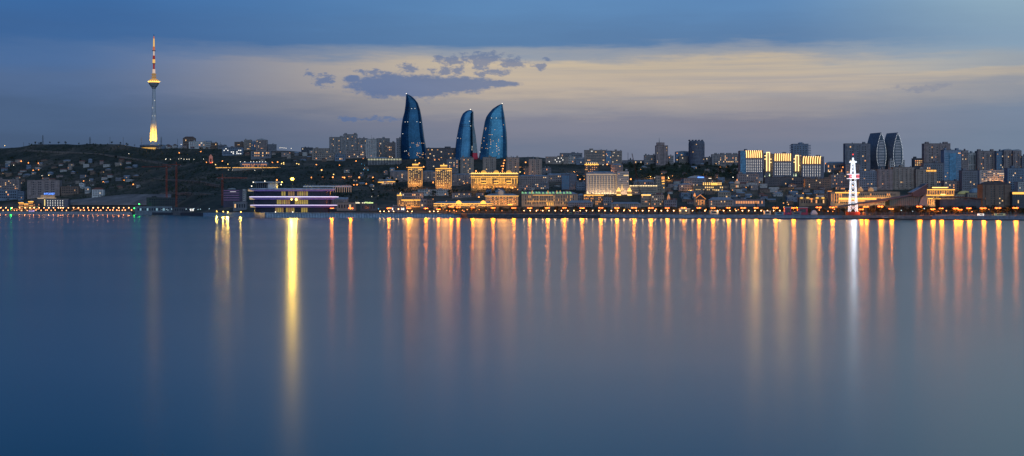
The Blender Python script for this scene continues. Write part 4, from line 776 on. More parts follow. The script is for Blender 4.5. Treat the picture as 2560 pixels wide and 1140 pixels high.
for k in range(15): MB().lathe([(R_*1.02, h*(.08+k*.06)), (R_*1.02, h*(.08+k*.06)+1.5)], 24, cy=R_).build('balcony_band', mat('round_band', (.2,.22,.27)), r)
for k in range(5): box(-R_+R_*.4*k, -R_+R_*.4*k+3, R_*.4, R_*1.2, h+4, h+7).build('roof_crown', MATS['slate_round_wall'], r)
for px, py in ((1741,361),(1760,398),(1733,380)): box(-1, 1, -.3, .1, -.7, .7).build('window', WARMW, r, ((px-1744)*s, R_-math.sqrt(max(0, R_*R_-((px-1744)*s)**2))-.5, Zp(py, Y)-g))
q = block('tower with serrated balconies behind the gold crowned hotel', 1982, 2021, 360, 420, BLUEP, 'flat', cols=5, rows=13, lit=.03, depth=24, boxes=1)
for k in range(13):
    for sx_ in (-1, 1): box(sx_*q.W*.56-q.W*.1, sx_*q.W*.56+q.W*.1, -.6, 9, q.zw*(.22+k*.06), q.zw*(.22+k*.06)+1.7).build('balcony', mat('balcony_blue', (.26,.31,.38)), q.r)
MB().lathe([(5,0),(5,2),(3,3.4),(.4,4)], 12, cy=8).build('roof_lantern', BLUEP, q.r, (0, 0, q.zw+.5))
# domes and lit old town
q = block('domed hall with a blue sign on a rounded roof below the wooded hill', 1709, 1764, 446, 468, GREY, 'flat', cols=12, rows=3, lit=.03, depth=22, name='domed_hall', cat='hall', boxes=0)
MB().loft([[(-q.W*.3+q.W*.78*i/12, 0 if j == 0 else 20, q.zw+.5+5.6*math.sin(math.pi*i/12)**.6) for i in range(13)] for j in range(2)]).build('rounded_roof', ROOFZ, q.r); box(q.W*.14, q.W*.42, -.6, -.1, q.zw+1.2, q.zw+3.2).build('blue_sign', BLUEL, q.r)
many([('plain grey warehouse left of the gold lantern palace', 1697, 1733, 458, 476, K(wall=GREY, cols=8, rows=2, roof='hip', rm=ROOFZ, rh=3)), ('pale cube hall with hipped roof right of the gabled gothic house', 1795, 1827, 476, 497, K(wall=STONE, cols=5, rows=2, roof='hip', rm=ROOFZ, rh=3)), ('wide zinc roofed terrace right of the gabled gothic house', 1773, 1834, 493, 515, K(wall=SAND, cols=13, rows=2, roof='hip', rm=ROOFZ, rh=5)),
      ('long shop row with lit awnings behind the promenade lamps', 1834, 1912, 498, 514, K(wall=GREY, cols=16, rows=1, lit=.8, lm=ORANGEW)), ('pinkish apartment house in front of the gold crowned hotel left wing', 1844, 1898, 434.5, 462, K(wall=PINK, cols=10, rows=4, boxes=2)), ('dark glass podium under the gold crowned hotel', 1912, 2012, 443, 464, K(wall=DARK, cols=20, rows=3, lit=.02)),
      ('brown flats right of the dark hotel podium', 2013, 2078, 447, 472, K(wall=BRICK, cols=13, rows=4, lit=.05, boxes=3)), ('wide blue roofed hall on the slope left of the far dark slab', 2066, 2114, 404, 424, K(wall=GREY, cols=9, rows=2, roof='hip', rm=ROOFZ, rh=4))], depth=16, lit=.06, name='town_block', cat='building')
q = block('gold lantern palace with stepped lit terraces in the old town', 1733, 1818, 464, 480, MATS['warm_stone'], 'flat', cols=16, rows=2, lit=.6, lm=mat('lantern_window', (.5,.4,.2), emit=(1,.6,.2), strength=1.3), wf=.5, depth=18, name='lantern_palace', cat='palace', boxes=0)
box(-q.W*.2, q.W*.34, 2, 14, q.zw+.5, q.zw+6).build('upper_terrace', MATS['warm_stone'], q.r); me = box(-.8, .8, -.5, -.02, -.8, .8).mesh('terrace_lamp', GOLDB)
for k in range(10): put('terrace_lamp', me, q.r, (-q.W*.19+q.W*.51*k/9, 2, q.zw+5.2)); put('terrace_lamp', me, q.r, (-q.W*.19+q.W*.51*k/9, 2, q.zw+2.2))
box(q.W*.02, q.W*.2, 1.4, 1.99, q.zw+1, q.zw+5).build('portal_light', GOLD, q.r)
q = block('small mosque with a pale dome and lit finial in the old town', 1826, 1852, 460, 472, STONE, 'flat', cols=6, rows=1, lit=.3, depth=16, name='mosque', cat='mosque', boxes=0)
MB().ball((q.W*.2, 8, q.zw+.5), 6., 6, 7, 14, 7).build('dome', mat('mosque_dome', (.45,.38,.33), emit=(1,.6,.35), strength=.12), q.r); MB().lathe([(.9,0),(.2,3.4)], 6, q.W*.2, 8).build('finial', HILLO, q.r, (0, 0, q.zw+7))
q = block('gabled gothic house outlined in orange with a corner turret', 1737, 1764, 487, 514, MATS['orange_stone'], 'gabley', cols=5, rows=4, lit=.6, lm=AMBER, depth=18, rh=8, rm=ROOFB, name='gothic_house', cat='house')
for sx_ in (-1, 1): MB().tube((sx_*q.W*.52, -.5, q.zw), (0, -.5, q.zw+8.3), .5, seg=5).build('gable_light', AMBER, q.r)
box(-q.W*.58, -q.W*.42, -1, 4, 0, q.zw+5).build('turret', MATS['orange_stone'], q.r); MB().lathe([(2.4, q.zw+5), (.2, q.zw+12)], 8, -q.W*.5, 1.5).build('turret_spire', AMBER, q.r); piers(q, 3, .35, .85, .1, .9, .7, AMBER)
Y = place(1646, 480); s = Y/F
q = block('square stone tower, unlit half of the old fortress tower pair', 1639, 1653, 439, 482, STONE, 'flat', cols=3, rows=5, lit=0, depth=14, name='stone_tower', cat='tower', boxes=0)
q = block('slim stone tower with bright orange lit top beside the unlit fortress tower', 1653.5, 1662, 440, 482, STONE, 'flat', cols=2, rows=6, lit=.25, lm=GOLD, depth=10, name='stone_tower', cat='tower', boxes=0); strip(q, .02, .95, .8, .96, AMBER); strip(q, .1, .9, .66, .72); strip(q, .2, .9, .52, .57)
Y = place(1671.5, 516); s = Y/F; r = thing('orange_turret', (X(1671.5, Y), Y, gz(1671.5, Y)), 'small orange lit pointed turret among low roofs left of the gothic house', 'turret'); h = Zp(485, Y)-gz(1671.5, Y)
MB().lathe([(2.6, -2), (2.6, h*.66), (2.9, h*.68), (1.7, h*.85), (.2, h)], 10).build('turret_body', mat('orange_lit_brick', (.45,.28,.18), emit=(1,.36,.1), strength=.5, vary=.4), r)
# gold buildings round the derrick
q = block('wide gold lit government building behind the lattice derrick', 2076, 2250, 479, 514, mat('government_stone', (.33,.28,.22)), 'flat', cols=33, rows=3, lit=.1, lm=AMBER, depth=20, name='government_building', cat='palace', boxes=0)
strip(q, .07, .42, .88, .96); strip(q, .12, .66, .42, .56); strip(q, .12, .5, .28, .38, GOLDD); strip(q, .53, .86, .52, .6, GOLDD); piers(q, 5, .02, .16, .3, .85, .9, AMBER); piers(q, 14, .5, .86, .56, .74, .8, GOLDD); strip(q, -.04, .02, 1.0, 1.06, AMBER); strip(q, .34, .48, .34, .44, GOLDD); flood(q, 8000, (1,.5,.12))
for f in (.44, .59): MB().lathe([(5, 0), (5, 3), (3.4, 5), (.4, 7)], 10, cy=4).build('roof_pavilion', mat('pavilion_glow', (.4,.3,.2), emit=(1,.45,.12), strength=.35, vary=.6, scale=.6), q.r, (-q.W/2+q.W*f, 0, q.zw+.5))
q = block('low gold crested arcade with four glowing canopies left of the derrick', 1998, 2066, 494, 514, MATS['warm_stone'], 'flat', cols=10, rows=1, lit=.1, depth=16, name='canopy_arcade', cat='arcade', boxes=0)
for px in (2003.5, 2019, 2042.5, 2057): MB().ball(((px-q.u)*q.s, -1.5, q.zw-.6), 3.0, 1.6, 1.7, 10, 5).build('canopy_light', mat('canopy_gold', (.6,.45,.2), emit=(1,.52,.08), strength=.95, vary=.5, scale=1.), q.r)
strip(q, .38, .5, .78, .9, AMBER); strip(q, .44, .47, .4, .9, AMBER)
for lab, px0, px1, t, m_ in (('lit rooftop lantern on the slope left of the derrick, higher of two', 2089, 2098, 461.5, AMBER), ('lit rooftop lantern on the slope left of the derrick, wider of two', 2101, 2113, 463.5, AMBER)):
    q = block(lab, px0, px1, t+3, 474, SAND, 'hip', cols=3, rows=1, lit=.9, lm=ORANGEW, depth=9, rh=2, name='roof_lantern_house', cat='house')
q = block('stepped gold palace with columned tiers right of the sloping museum', 2316, 2387, 473, 515, mat('tier_stone', (.36,.28,.19)), 'flat', cols=16, rows=5, lit=.42, lm=GOLDD, depth=20, name='tiered_palace', cat='palace', boxes=0)
box(-q.W*.28, q.W*.26, 3, 16, q.zw+.5, q.zw+4.).build('upper_tier', MATS['tier_stone'], q.r); box(-q.W*.28, q.W*.26, 2.4, 2.99, q.zw+2.2, q.zw+3.6).build('tier_light', GOLDB, q.r); strip(q, 0, 1, .94, .995); strip(q, 0, .96, .62, .67, GOLD); strip(q, .05, .5, .42, .47, GOLD); strip(q, .5, .66, .66, .72, GOLDB); piers(q, 12, .04, .96, .70, .92, .8, AMBER); piers(q, 6, .04, .4, .08, .4, .8, AMBER); flood(q, 5200, (1,.52,.14))
Y = Ysh(2402)+115; s = Y/F; g = zq(2402); r = thing('swooping_roof_hall', (X(2402, Y), Y, g), 'dark hall with a long swooping roof among the promenade trees', 'hall')
MB().prism([((px-2402)*s, Zp(py, Y)-g) for px, py in ((2345,494.5),(2380,491),(2430,493),(2462,497.5),(2462,499.5),(2430,496),(2380,494),(2345,496.5))], -2, 26).build('swooping_roof', mat('bronze_roof', (.13,.08,.06), .6), r); box(-52*s, 50*s, 0, 24, -1, Zp(498, Y)-g).build('wall', DARK, r)
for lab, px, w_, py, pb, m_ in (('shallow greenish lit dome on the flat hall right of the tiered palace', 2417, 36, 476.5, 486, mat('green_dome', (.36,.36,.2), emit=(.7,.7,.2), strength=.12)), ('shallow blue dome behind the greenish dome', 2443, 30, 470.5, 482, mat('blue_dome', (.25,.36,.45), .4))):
    q = block(lab, px-w_*.8, px+w_*.8, pb, 500, STONE, 'flat', cols=8, rows=1, lit=0, depth=24, name='domed_market', cat='hall', boxes=0); MB().ball((0, 12, q.zw), w_/2*q.s, 10, (pb-py)*q.s, 18, 8).build('dome', m_, q.r)
# the tall blocks on the far side of the bay
many([('wide dark apartment slab behind the derrick top', 2113, 2176, 359, 432, K(wall=GREY, cols=9, rows=11, bays=4, lit=.05)), ('big brown apartment slab with two roof boxes right of the leaf towers', 2310.5, 2376, 359, 424, K(wall=PINK, cols=9, rows=11, bays=4, lit=.06, boxes=2)),
      ('low lit topped block at the foot of the big brown slab', 2285, 2320, 396, 424, K(wall=DARK, cols=7, rows=3, lit=.5, z0=.6, boxes=2)), ('narrow dim block right of the blue glass office tower', 2404, 2421, 376.5, 440, K(wall=PINK, cols=4, rows=11, lit=.05)), ('pale block with dark vertical slots next to the narrow dim block', 2421.5, 2443, 382, 424, K(wall=PALE, cols=5, rows=2, hf=.9, lit=0)),
      ('pink apartment slab with small balconies, left of the slim blue block', 2444, 2490, 377.5, 436, K(wall=PINK, cols=9, rows=11, bays=4, lit=.07, boxes=2)), ('slim blue block between two pink apartment slabs', 2491, 2509.5, 378, 430, K(wall=BLUEP, cols=4, rows=10, dark=GLASSB)), ('pink slab with rounded twin tops near the edge of the skyline', 2510, 2532, 372, 436, K(wall=PINK, cols=5, rows=12, bays=2, lit=.07, roof='dome', rh=3)),
      ('second half of the twin topped pink slab, outermost skyline tower', 2533, 2554, 373, 436, K(wall=PINK, cols=5, rows=12, bays=2, lit=.1, roof='dome', rh=3)), ('dim block running out at the far end of the skyline', 2555, 2600, 390, 436, K(wall=GREY, cols=8, rows=9, lit=.06)),
      ('blue balconied apartment block just right of the derrick', 2147, 2193, 427, 476, K(wall=BLUEP, cols=9, rows=9, wf=.6, lit=.03)), ('tall dim tenement with a round corner below the leaf towers', 2194, 2232, 423, 476, K(wall=PINK, cols=8, rows=10, bays=3, lit=.04)), ('ribbed dim tenement next to the round cornered one', 2233, 2286, 418, 474, K(wall=SAND, cols=10, rows=9, bays=5, lit=.03)),
      ('small balconied block right under the second leaf tower', 2225, 2262, 401, 430, K(wall=PALE, cols=8, rows=5, boxes=2)), ('tenement with a gold lit top storey right of the ribbed tenement', 2290, 2343, 423, 474, K(wall=SAND, cols=10, rows=8, bays=4, lit=.02)), ('dim office slab behind the tenement with the gold top storey', 2309, 2359, 407, 470, K(wall=GREY, cols=9, rows=9, lit=.03)),
      ('grey block with stepped roof below the narrow dim block', 2405, 2444, 426, 480, K(wall=GREY, cols=8, rows=8, lit=.03)), ('long white striped terrace below the pink slabs', 2449, 2527, 425, 458, K(wall=PALE, cols=14, rows=6, wf=.8, hf=.4, lit=.14)), ('blue grey flats right of the white striped terrace', 2519, 2562, 420, 482, K(wall=BLUEP, cols=8, rows=9, lit=.05)),
      ('white corner building at the far end beyond the brown apartment house', 2545, 2590, 454.5, 486, K(wall=PALE, cols=9, rows=5)), ('dim tenement behind the sloping museum fin', 2360, 2404, 452, 480, K(wall=PINK, cols=8, rows=4, lit=.08)), ('grey terrace left of the blue balconied block, behind the derrick', 2078, 2122, 436, 470, K(wall=GREY, cols=9, rows=6, lit=.04)), ('low grey annex before the wide dark slab', 2114, 2150, 411, 440, K(wall=GREY, cols=8, rows=5, lit=.04))], depth=20)
q = block('blue glass office tower with white floor bands right of the big brown slab', 2360, 2403, 375, 456, mat('blue_band_panel', (.28,.36,.46)), 'flat', cols=4, rows=15, lit=.02, dark=GLASSB, wf=.85, hf=.5, depth=24, name='office_tower', cat='office tower', boxes=2, x1=.3); grid(q.r, q.W, q.zw, 3, 15, x0=.74, x1=.97, wf=.85, dark=GLASSB, lit=.03); box(-q.W*.2, q.W*.2, -1.6, -.02, q.zw*.05, q.zw*.9).build('glass_bay', GLASSB, q.r)
q = [o for o in col.objects if o.get('label', '').startswith('tenement with a gold lit top')][0]; me = box(-.9, .9, -.5, -.02, -1.6, 1.6).mesh('window', GOLD)
for k in range(7): put('window', me, q, ((2317+k*3.6-2316.5)*q.location.y/F, -1.4, Zp(427, q.location.y)-q.location.z))
q = block('brown apartment house with balconies and dark mansard among the trees', 2457, 2527.5, 452, 516, BRICK, 'hip', cols=9, rows=8, lit=.05, wf=.4, bays=3, depth=28, rh=6, name='apartment_house', cat='apartment house')
q = block('low kiosk building with a solid gold strip at the edge of the frame', 2531, 2575, 480, 515, DARK, 'flat', cols=8, rows=2, lit=.02, depth=14, name='low_building', cat='building', boxes=0); strip(q, 0, 1, .84, .99)
# left waterfront
q = block('brown apartment slab with regular windows above the low hotel', 68, 149, 450, 492, PINK, 'flat', cols=16, rows=6, lit=.0, depth=20, name='apartment_block', cat='apartment block', boxes=0, bays=5)
many([('apartment blocks with a few warm windows at the far shore edge', -12, 48, 448, 486, K(wall=PINK, cols=13, rows=7, lit=.1)), ('stepped bluish villa block in front of the dim far shore apartments', -8, 44, 475, 499, K(wall=BLUEP, cols=10, rows=3, wf=.6)), ('end pavilion of the stepped bluish villa block', 45, 59, 478, 499, K(wall=BLUEP, cols=4, rows=3, wf=.6)), ('arcaded white house with a red hip roof on the slope', 230, 258, 469, 492, K(wall=WHITE, roof='hip', rm=ROOFR, cols=6, rows=3, wf=.6, rh=5)),
      ('dim brown block behind the red roofed white house', 152, 196, 466, 486, K(wall=BRICK, cols=9, rows=3)), ('pale house with a tall gable left of the red roofed white house', 212, 223, 466, 482, K(wall=PALE, roof='gabley', cols=2, rows=2, rh=4)), ('small white building beside the lit lamp right of the tall gable', 198, 209, 458, 472, K(wall=WHITE, cols=3, rows=2))], depth=16, lit=.03)
q = block('low lakeside hotel with rows of lit windows and a blue rooftop sign', 113, 170, 498, 520, mat('navy_hotel_wall', (.14,.16,.21)), 'flat', cols=7, rows=4, lit=1., lm=WHITEW, wf=.26, hf=.34, depth=20, name='lakeside_hotel', cat='hotel', boxes=0, x1=.82, z0=.2)
strip(q, -.02, 1.03, .985, 1.03, PALE, 'roof_edge', 1.); piers(q, 1, -.02, -.02, .25, .98, 2.2, mat('stair_glow', (.6,.5,.2), emit=(1,.75,.25), strength=1.)); dz_ = Zp(495, q.Y)-q.g
box((93-q.u)*q.s, (136-q.u)*q.s, -1, 14, dz_-.8, dz_+.5).build('terrace_slab', mat('lit_slab', (.6,.5,.4), emit=(1,.7,.4), strength=.35), q.r); box((101-q.u)*q.s, (133-q.u)*q.s, 2, 14, dz_+.5, Zp(487.5, q.Y)-q.g).build('penthouse', mat('penthouse_glow', (.4,.33,.25), emit=(1,.6,.3), strength=.12, vary=.6, scale=.3), q.r); box((83-q.u)*q.s, (112.4-q.u)*q.s, 1, 16, -3, Zp(497.5, q.Y)-q.g).build('side_wing', DARK, q.r); box((94-q.u)*q.s, (109-q.u)*q.s, .3, .98, Zp(497, q.Y)-q.g, Zp(495.4, q.Y)-q.g).build('terrace_light', CREAML, q.r)
fc = bpy.data.curves.new('sign_letters', 'FONT'); fc.body = 'INTOURIST'; fc.size = 6.6; fc.align_x = 'CENTER'; fc.extrude = .12; fc.space_character = .78; fc.materials.append(BLUEL)
fo = put('sign_letters', fc, q.r, ((122.5-q.u)*q.s, 3, Zp(486.6, q.Y)-q.g)); fo.rotation_euler.x = math.radians(90)
for u, lab in ((52.5,'gold lit pavilion tower with domed roof, outer one by the shore'),(65,'squat gold lit pavilion between the two taller ones by the shore'),(77,'gold lit pavilion tower nearest the low hotel')):
    q = block(lab, u-5.5, u+5.5, (506,509,503)[(u > 60)+(u > 70)], 527, mat('pavilion_stone', (.4,.28,.15)), 'flat', cols=3, rows=3, lit=.75, lm=AMBER, depth=12, name='lit_pavilion', cat='pavilion', group='gold lit shore pavilions', boxes=0); strip(q, -.1, 1.1, .9, 1., GOLD); MB().ball((0, 6, q.zw), q.W*.34, 4, 3.6, 10, 6).build('pavilion_dome', mat('pavilion_dome_zinc', (.2,.27,.35), .5), q.r); strip(q, -.05, 1.05, .48, .56, GOLDD)
q = block('low lit arcade linking the pavilions and the low hotel', 83.5, 99, 508, 527, DARK, 'flat', cols=7, rows=3, lit=.45, lm=ORANGEW, depth=12, name='lit_arcade', cat='arcade', boxes=0)
def arch(u0_, u1_, rise, lab, py=527, m_=AMBER):
    u = (u0_+u1_)/2; Y = Ysh(u)+16; s = Y/F; g = zq(u); r = thing('arched_bridge', (X(u, Y), Y, g), lab, 'bridge'); w_ = (u1_-u0_)/2*s; pts = [(-w_+2*w_*k/14, 0, 1+rise*s*math.sin(math.pi*k/14)) for k in range(15)]
    q = MB(); p_ = MB()
    for a, b in zip(pts, pts[1:]): q.loft([[(a[0],0,a[2]-.8),(a[0],5,a[2]-.8),(a[0],5,a[2]),(a[0],0,a[2])],[(b[0],0,b[2]-.8),(b[0],5,b[2]-.8),(b[0],5,b[2]),(b[0],0,b[2])]]); p_.tube((a[0],-.3,a[2]+1), (b[0],-.3,b[2]+1), .38, seg=5)
    q.build('bridge_deck', WALLD, r); p_.build('lit_rail', m_, r)
    return r
arch(179, 211, 5, 'small arched footbridge with a glowing orange rail on the far shore'); arch(28, 52, 5, 'arched footbridge with a glowing rail beside the green beacon at the far shore')
# construction pier, violet building
q = block('long low ferry terminal on the dark pier', 337, 430, 516.5, 531, mat('terminal_panel', (.18,.23,.27)), 'flat', cols=14, rows=1, lit=.25, lm=mat('dim_teal_window', (.4,.5,.5), emit=(.45,.8,.9), strength=.4), depth=18, name='ferry_terminal', cat='terminal', boxes=0, rm=ROOFZ, wf=.55, base=531.5)
q = block('second low hall at the end of the dark pier', 432, 506, 518, 531, DARK, 'flat', cols=12, rows=1, lit=.15, lm=WHITEW, depth=18, name='ferry_terminal', cat='terminal', boxes=0, base=531.5)
q = block('dark unfinished building frame under the red cranes', 366, 470, 494, 522, mat('scaffold_dark', (.06,.07,.08)), 'flat', cols=16, rows=4, lit=.0, depth=24, name='unfinished_building', cat='building site', boxes=2)
q = block('violet fronted building with glowing pink lines and a white side fin', 558, 607, 474, 516, mat('violet_front', (.045,.05,.085), .4, emit=(.16,.08,.42), strength=.01), 'flat', cols=0, depth=20, name='violet_building', cat='building', boxes=0)
for f in (.94, .80, .66, .52, .38): strip(q, .02, .82, f-.007, f+.007, mat('pink_line', (.6,.3,.6), emit=(.85,.45,1), strength=.10), 'pink_line')
box(q.W*.5, q.W*.5+5, -1, 12, -2, q.zw+1).build('white_fin', PALE, q.r); me = box(-1, 1, -.3, -.02, -1.1, 1.1).mesh('window', GLASSD)
for k in range(7): put('window', me, q.r, (q.W*.5+2.5, -1, q.zw*(.2+k*.11)))
MB().prism([(-8,0),(8,0),(6,1.6),(3,2.4),(-3,2.4),(-6,1.6)], 0, 10).build('curved_roof', ROOFZ, q.r, (-q.W*.08, 0, q.zw+.5)); MB().box(-6, 6, -.6, -.05, 0, 1).build('front_sign', mat('pale_sign', (.7,.7,.7), emit=(1,.85,.9), strength=.5), q.r, (q.W*.0, 0, q.zw*.86))
q = block('stone quay house between the violet building and the round glass building', 583, 616, 504, 526, GREY, 'flat', cols=5, rows=1, lit=.1, depth=12, name='quay_house', cat='building', boxes=0)
# lit terrace restaurant and monument on the hill
q = block('hillside restaurant under a long zinc roof glowing orange', 601, 671, 405, 418, GREY, 'hip', cols=24, rows=2, lit=.75, lm=ORANGEW, wf=.5, depth=16, rm=ROOFZ, rh=3.4, name='hillside_restaurant', cat='restaurant')
for a, b, lab, nn in ((539,576,'short lit terrace wall on the hill left of the glowing restaurant',14),(581,748,'long lit terrace wall with gold lamps running under the glowing restaurant',44)):
    u = (a+b)/2; Y = place(u, 420)-6; s = Y/F; g = gz(u, Y)-2; r = thing('terrace_wall', (X(u, Y), Y, g), lab, 'terrace wall'); W_ = (b-a)*s; zt = Zp(418.2, Y)-g; box(-W_/2, W_/2, 0, 5, -8, zt).build('wall', SAND, r); me = box(-W_/nn*.36, W_/nn*.36, -.5, -.02, -.65, .65).mesh('terrace_light', GOLD)
    for k in range(nn): put('terrace_light', me, r, (-W_/2+W_*(k+.5)/nn, 0, zt-.5-rnd.random()*.6))
    if nn > 20:
        for k in range(22): box(W_*(.1+k*.017), W_*(.1+k*.017)+.5, -.6, -.05, -5, zt-1.6).build('pier', PALE, r)
Y = place(526.5, 408); s = Y/F; g = gz(526.5, Y); r = thing('arch_monument', (X(526.5, Y), Y, g), 'narrow arch monument with pointed top lit red from below on the hill', 'monument'); zt = (408-386)*s
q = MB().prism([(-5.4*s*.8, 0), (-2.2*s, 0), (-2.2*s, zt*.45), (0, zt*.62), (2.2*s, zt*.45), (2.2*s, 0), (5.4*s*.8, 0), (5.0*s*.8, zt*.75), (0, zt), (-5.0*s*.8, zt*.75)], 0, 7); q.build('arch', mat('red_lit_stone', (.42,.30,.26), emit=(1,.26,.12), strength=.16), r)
for px in (517,532): MB().ball(((px-526.5)*s, -4, 2.5), 1.2).build('ground_light', HILLO, r)
MB().ball((0, 3, 1.6), 1.6).build('flame_bowl', REDL, r)
# illuminated name sign on the low shed
Y = Ysh(912)+58; s = Y/F; g = zq(912); r = thing('illuminated_sign', (X(912, Y), Y, g), 'dotted illuminated letters, white turning green, above a dark low shed', 'sign')
for lo_, hi_, body, m_ in ((889,903,'Iadas','w'),(905,911,'e o','w'),(912,935,'PXbabbat','g')):
    fc = bpy.data.curves.new('sign_letters', 'FONT'); fc.body = body; fc.size = 3.8; fc.align_x = 'LEFT'; fc.extrude = .1; fc.offset = .06
    fc.materials.append(mat('cream_sign_letters', (.8,.8,.7), emit=(1,.95,.6), strength=1.5) if m_ == 'w' else mat('lime_sign_letters', (.7,.8,.5), emit=(.72,1,.35), strength=1.5)); fo = put('sign_letters', fc, r, ((lo_-912)*s, -.6, Zp(508.4, Y)-g)); fo.rotation_euler.x = math.radians(90)
for k in range(6): MB().tube(((891+k*8.6-912)*s, 0, -1), ((891+k*8.6-912)*s, 0, Zp(505, Y)-g), .16, seg=4).build('sign_post', BLACK, r)
box(-23*s, 23*s, -.3, .1, Zp(508.9, Y)-g, Zp(508.4, Y)-g).build('sign_rail', BLACK, r)
# kiosks, tents, boat on the right hand quay
def small(lab, name, cat, u, py0, py1, w_, m_, off, depth=6, shape='box', group=None):
    Y = Ysh(u)+off; s = Y/F; g = zq(u); r = thing(name, (X(u, Y), Y, g), lab, cat, group); zt = max(1.5, Zp(py0, Y)-g); W_ = w_*s
    if shape == 'box':
        box(-W_/2, W_/2, 0, depth, -1, zt*.9).build('kiosk_wall', m_, r); box(-W_/2-.4, W_/2+.4, -.8, depth+.4, zt*.9+.003, zt).build('kiosk_roof', ROOFZ, r); box(-W_*.3, W_*.3, -.12, .0, zt*.3, zt*.75).build('kiosk_window', GLASSD, r)
    else:
        MB().loft([[(-W_/2+W_*i/12, j*depth, zt*(.25+.75*math.sin(math.pi*i/12))) for i in range(13)] for j in range(2)]).build('tent_roof', m_, r); box(-W_*.48, W_*.48, .3, depth-.3, -1, zt*.3).build('tent_side', PALE, r)
    return r
small('tall plum coloured exhibition kiosk left of the derrick, the narrower one', 'kiosk', 'kiosk', 1970, 517, 535, 17, mat('plum_panel', (.22,.06,.14), emit=(.6,.1,.3), strength=.05), 14); small('wide red fronted kiosk left of the derrick beside the plum coloured one', 'kiosk', 'kiosk', 2007, 517.5, 531, 25, mat('red_panel', (.26,.05,.09), emit=(.7,.08,.16), strength=.05), 18)
small('light blue kiosk on the quay, lowest of the kiosks left of the derrick', 'kiosk', 'kiosk', 1949, 530, 537, 20, mat('light_blue_panel', (.2,.42,.55)), 8); small('white cabin on the quay left of the light blue kiosk', 'kiosk', 'kiosk', 1919, 527, 536, 16, PALE, 10); small('grey slatted cabin in front of the red fronted kiosk', 'kiosk', 'kiosk', 1992, 529, 536, 22, GREY, 8); small('pale glass cafe cabin under the lamp right of the gothic house', 'kiosk', 'kiosk', 1786, 526, 535, 20, PALE, 12); small('flat roofed cafe stand with a white roof before the gothic house', 'kiosk', 'kiosk', 1712, 521, 527, 27, DARK, 16); small('small blue barrel kiosk on the promenade below the green roofed palace', 'kiosk', 'kiosk', 1460, 531, 535.5, 8, mat('deep_blue_panel', (.05,.12,.35)), 10); small('tiny grey cabin beside the small blue barrel kiosk', 'kiosk', 'kiosk', 1443, 529, 535.5, 9, GREY, 10); small('small green cabin on the promenade left of the tiny grey cabin', 'kiosk', 'kiosk', 1427, 531, 535.5, 6, mat('green_panel', (.12,.3,.08)), 10)
small('white domed tent at the foot of a double lamp left of the derrick', 'tent', 'tent', 2036, 525, 530, 17, WHITE, 16, 8, 'tent'); small('lit violet boat shed on the far shore promenade before the low hotel', 'boat_shed', 'shed', 78, 525, 529, 12, mat('violet_lit_shed', (.5,.4,.7), emit=(.7,.5,1), strength=.55), 5); small('brightly lit white refreshment stand under the trees at the right', 'kiosk', 'kiosk', 2453, 534, 537.5, 14, mat('bright_white_stand', (.8,.8,.8), emit=(1,.96,.85), strength=1.6), 12, 4); small('long pale green lit stall beside the bright refreshment stand', 'kiosk', 'kiosk', 2500, 533.5, 535.5, 26, mat('green_lit_stall', (.5,.6,.4), emit=(.6,.8,.35), strength=.25), 14, 4); small('orange topped dinghy shelter right of the derrick base', 'kiosk', 'kiosk', 2162, 532, 537, 6, mat('orange_panel', (.6,.2,.06), emit=(1,.3,.05), strength=.2), 8)
Y = Ysh(2206)-9; s = Y/F; r = thing('work_boat', (X(2206, Y), Y, 0), 'dark low work boat moored at the quay right of the derrick', 'boat'); W_ = 62*s
MB().loft([[(-W_*.5*f, y, z_) for y, z_ in ((-4*k, -.6), (-4.6*k, 2.4), (4.6*k, 2.4), (4*k, -.6))] for f, k in ((1.06,.3),(.9,.9),(.3,1),(-.5,1),(-.92,.8),(-1.1,.2))]).build('hull', mat('boat_hull', (.035,.022,.024), .5), r); box(W_*.02, W_*.2, -2.4, 2.4, 2.4, 5).build('wheelhouse', PALE, r); box(W_*.04, W_*.18, -2.6, -2.41, 3.6, 4.6).build('wheelhouse_window', GLASSD, r)
for f in (-.02, .1): MB().tube((W_*f, 0, 2.4), (W_*f, 0, 8.4), .25, .12).build('boat_mast', PALE, r)

# ------------------------------------------------------------------ cranes and pylons
def tower_crane(u, pt, pb, j0, j1, lab, jz=0):
    Y = place(u, pb); s = Y/F; g = gz(u, Y); r = thing('tower_crane', (X(u, Y), Y, g), lab, 'crane', 'red tower cranes'); h = Zp(pt, Y)-g; hj = Zp(jz, Y)-g
    MB().truss((0,0,-2), (0,0,hj), 2.6, 2.6, max(4, int(hj/5)), .3, 3).build('mast', RUST, r); MB().truss((0,0,hj), (0,0,h), 2.2, .4, 3, .2, 3).build('apex', RUST, r); MB().truss((j0*s,0,hj), (0,0,hj+.6), 1.4, 1.8, 8, .16, 3).build('jib', RUST, r); MB().truss((0,0,hj+.6), (j1*s,0,hj), 1.8, 1.6, 5, .16, 3).build('counter_jib', RUST, r); box(j1*s-1.6 if j1 > 0 else j1*s, j1*s if j1 > 0 else j1*s+1.6, -1.2, 1.2, hj-2.4, hj-.3).build('counterweight', GREY, r); box(-1.1, 1.1, -2.8, -1.3, hj-2.6, hj-.4).build('cab', GREY, r); MB().tube((0,0,h), (j0*s*.7,0,hj+1.2), .09, seg=3).build('tie_rod', STEEL, r)
tower_crane(416.5, 413, 505, -62, 14, 'red tower crane on the pier, the one nearer the television tower', 417); tower_crane(441, 405, 527, -34, 12, 'tallest red tower crane, rising from the dark pier terminal', 412); tower_crane(556, 434, 514, 62, -14, 'red tower crane beside the violet fronted building', 445)
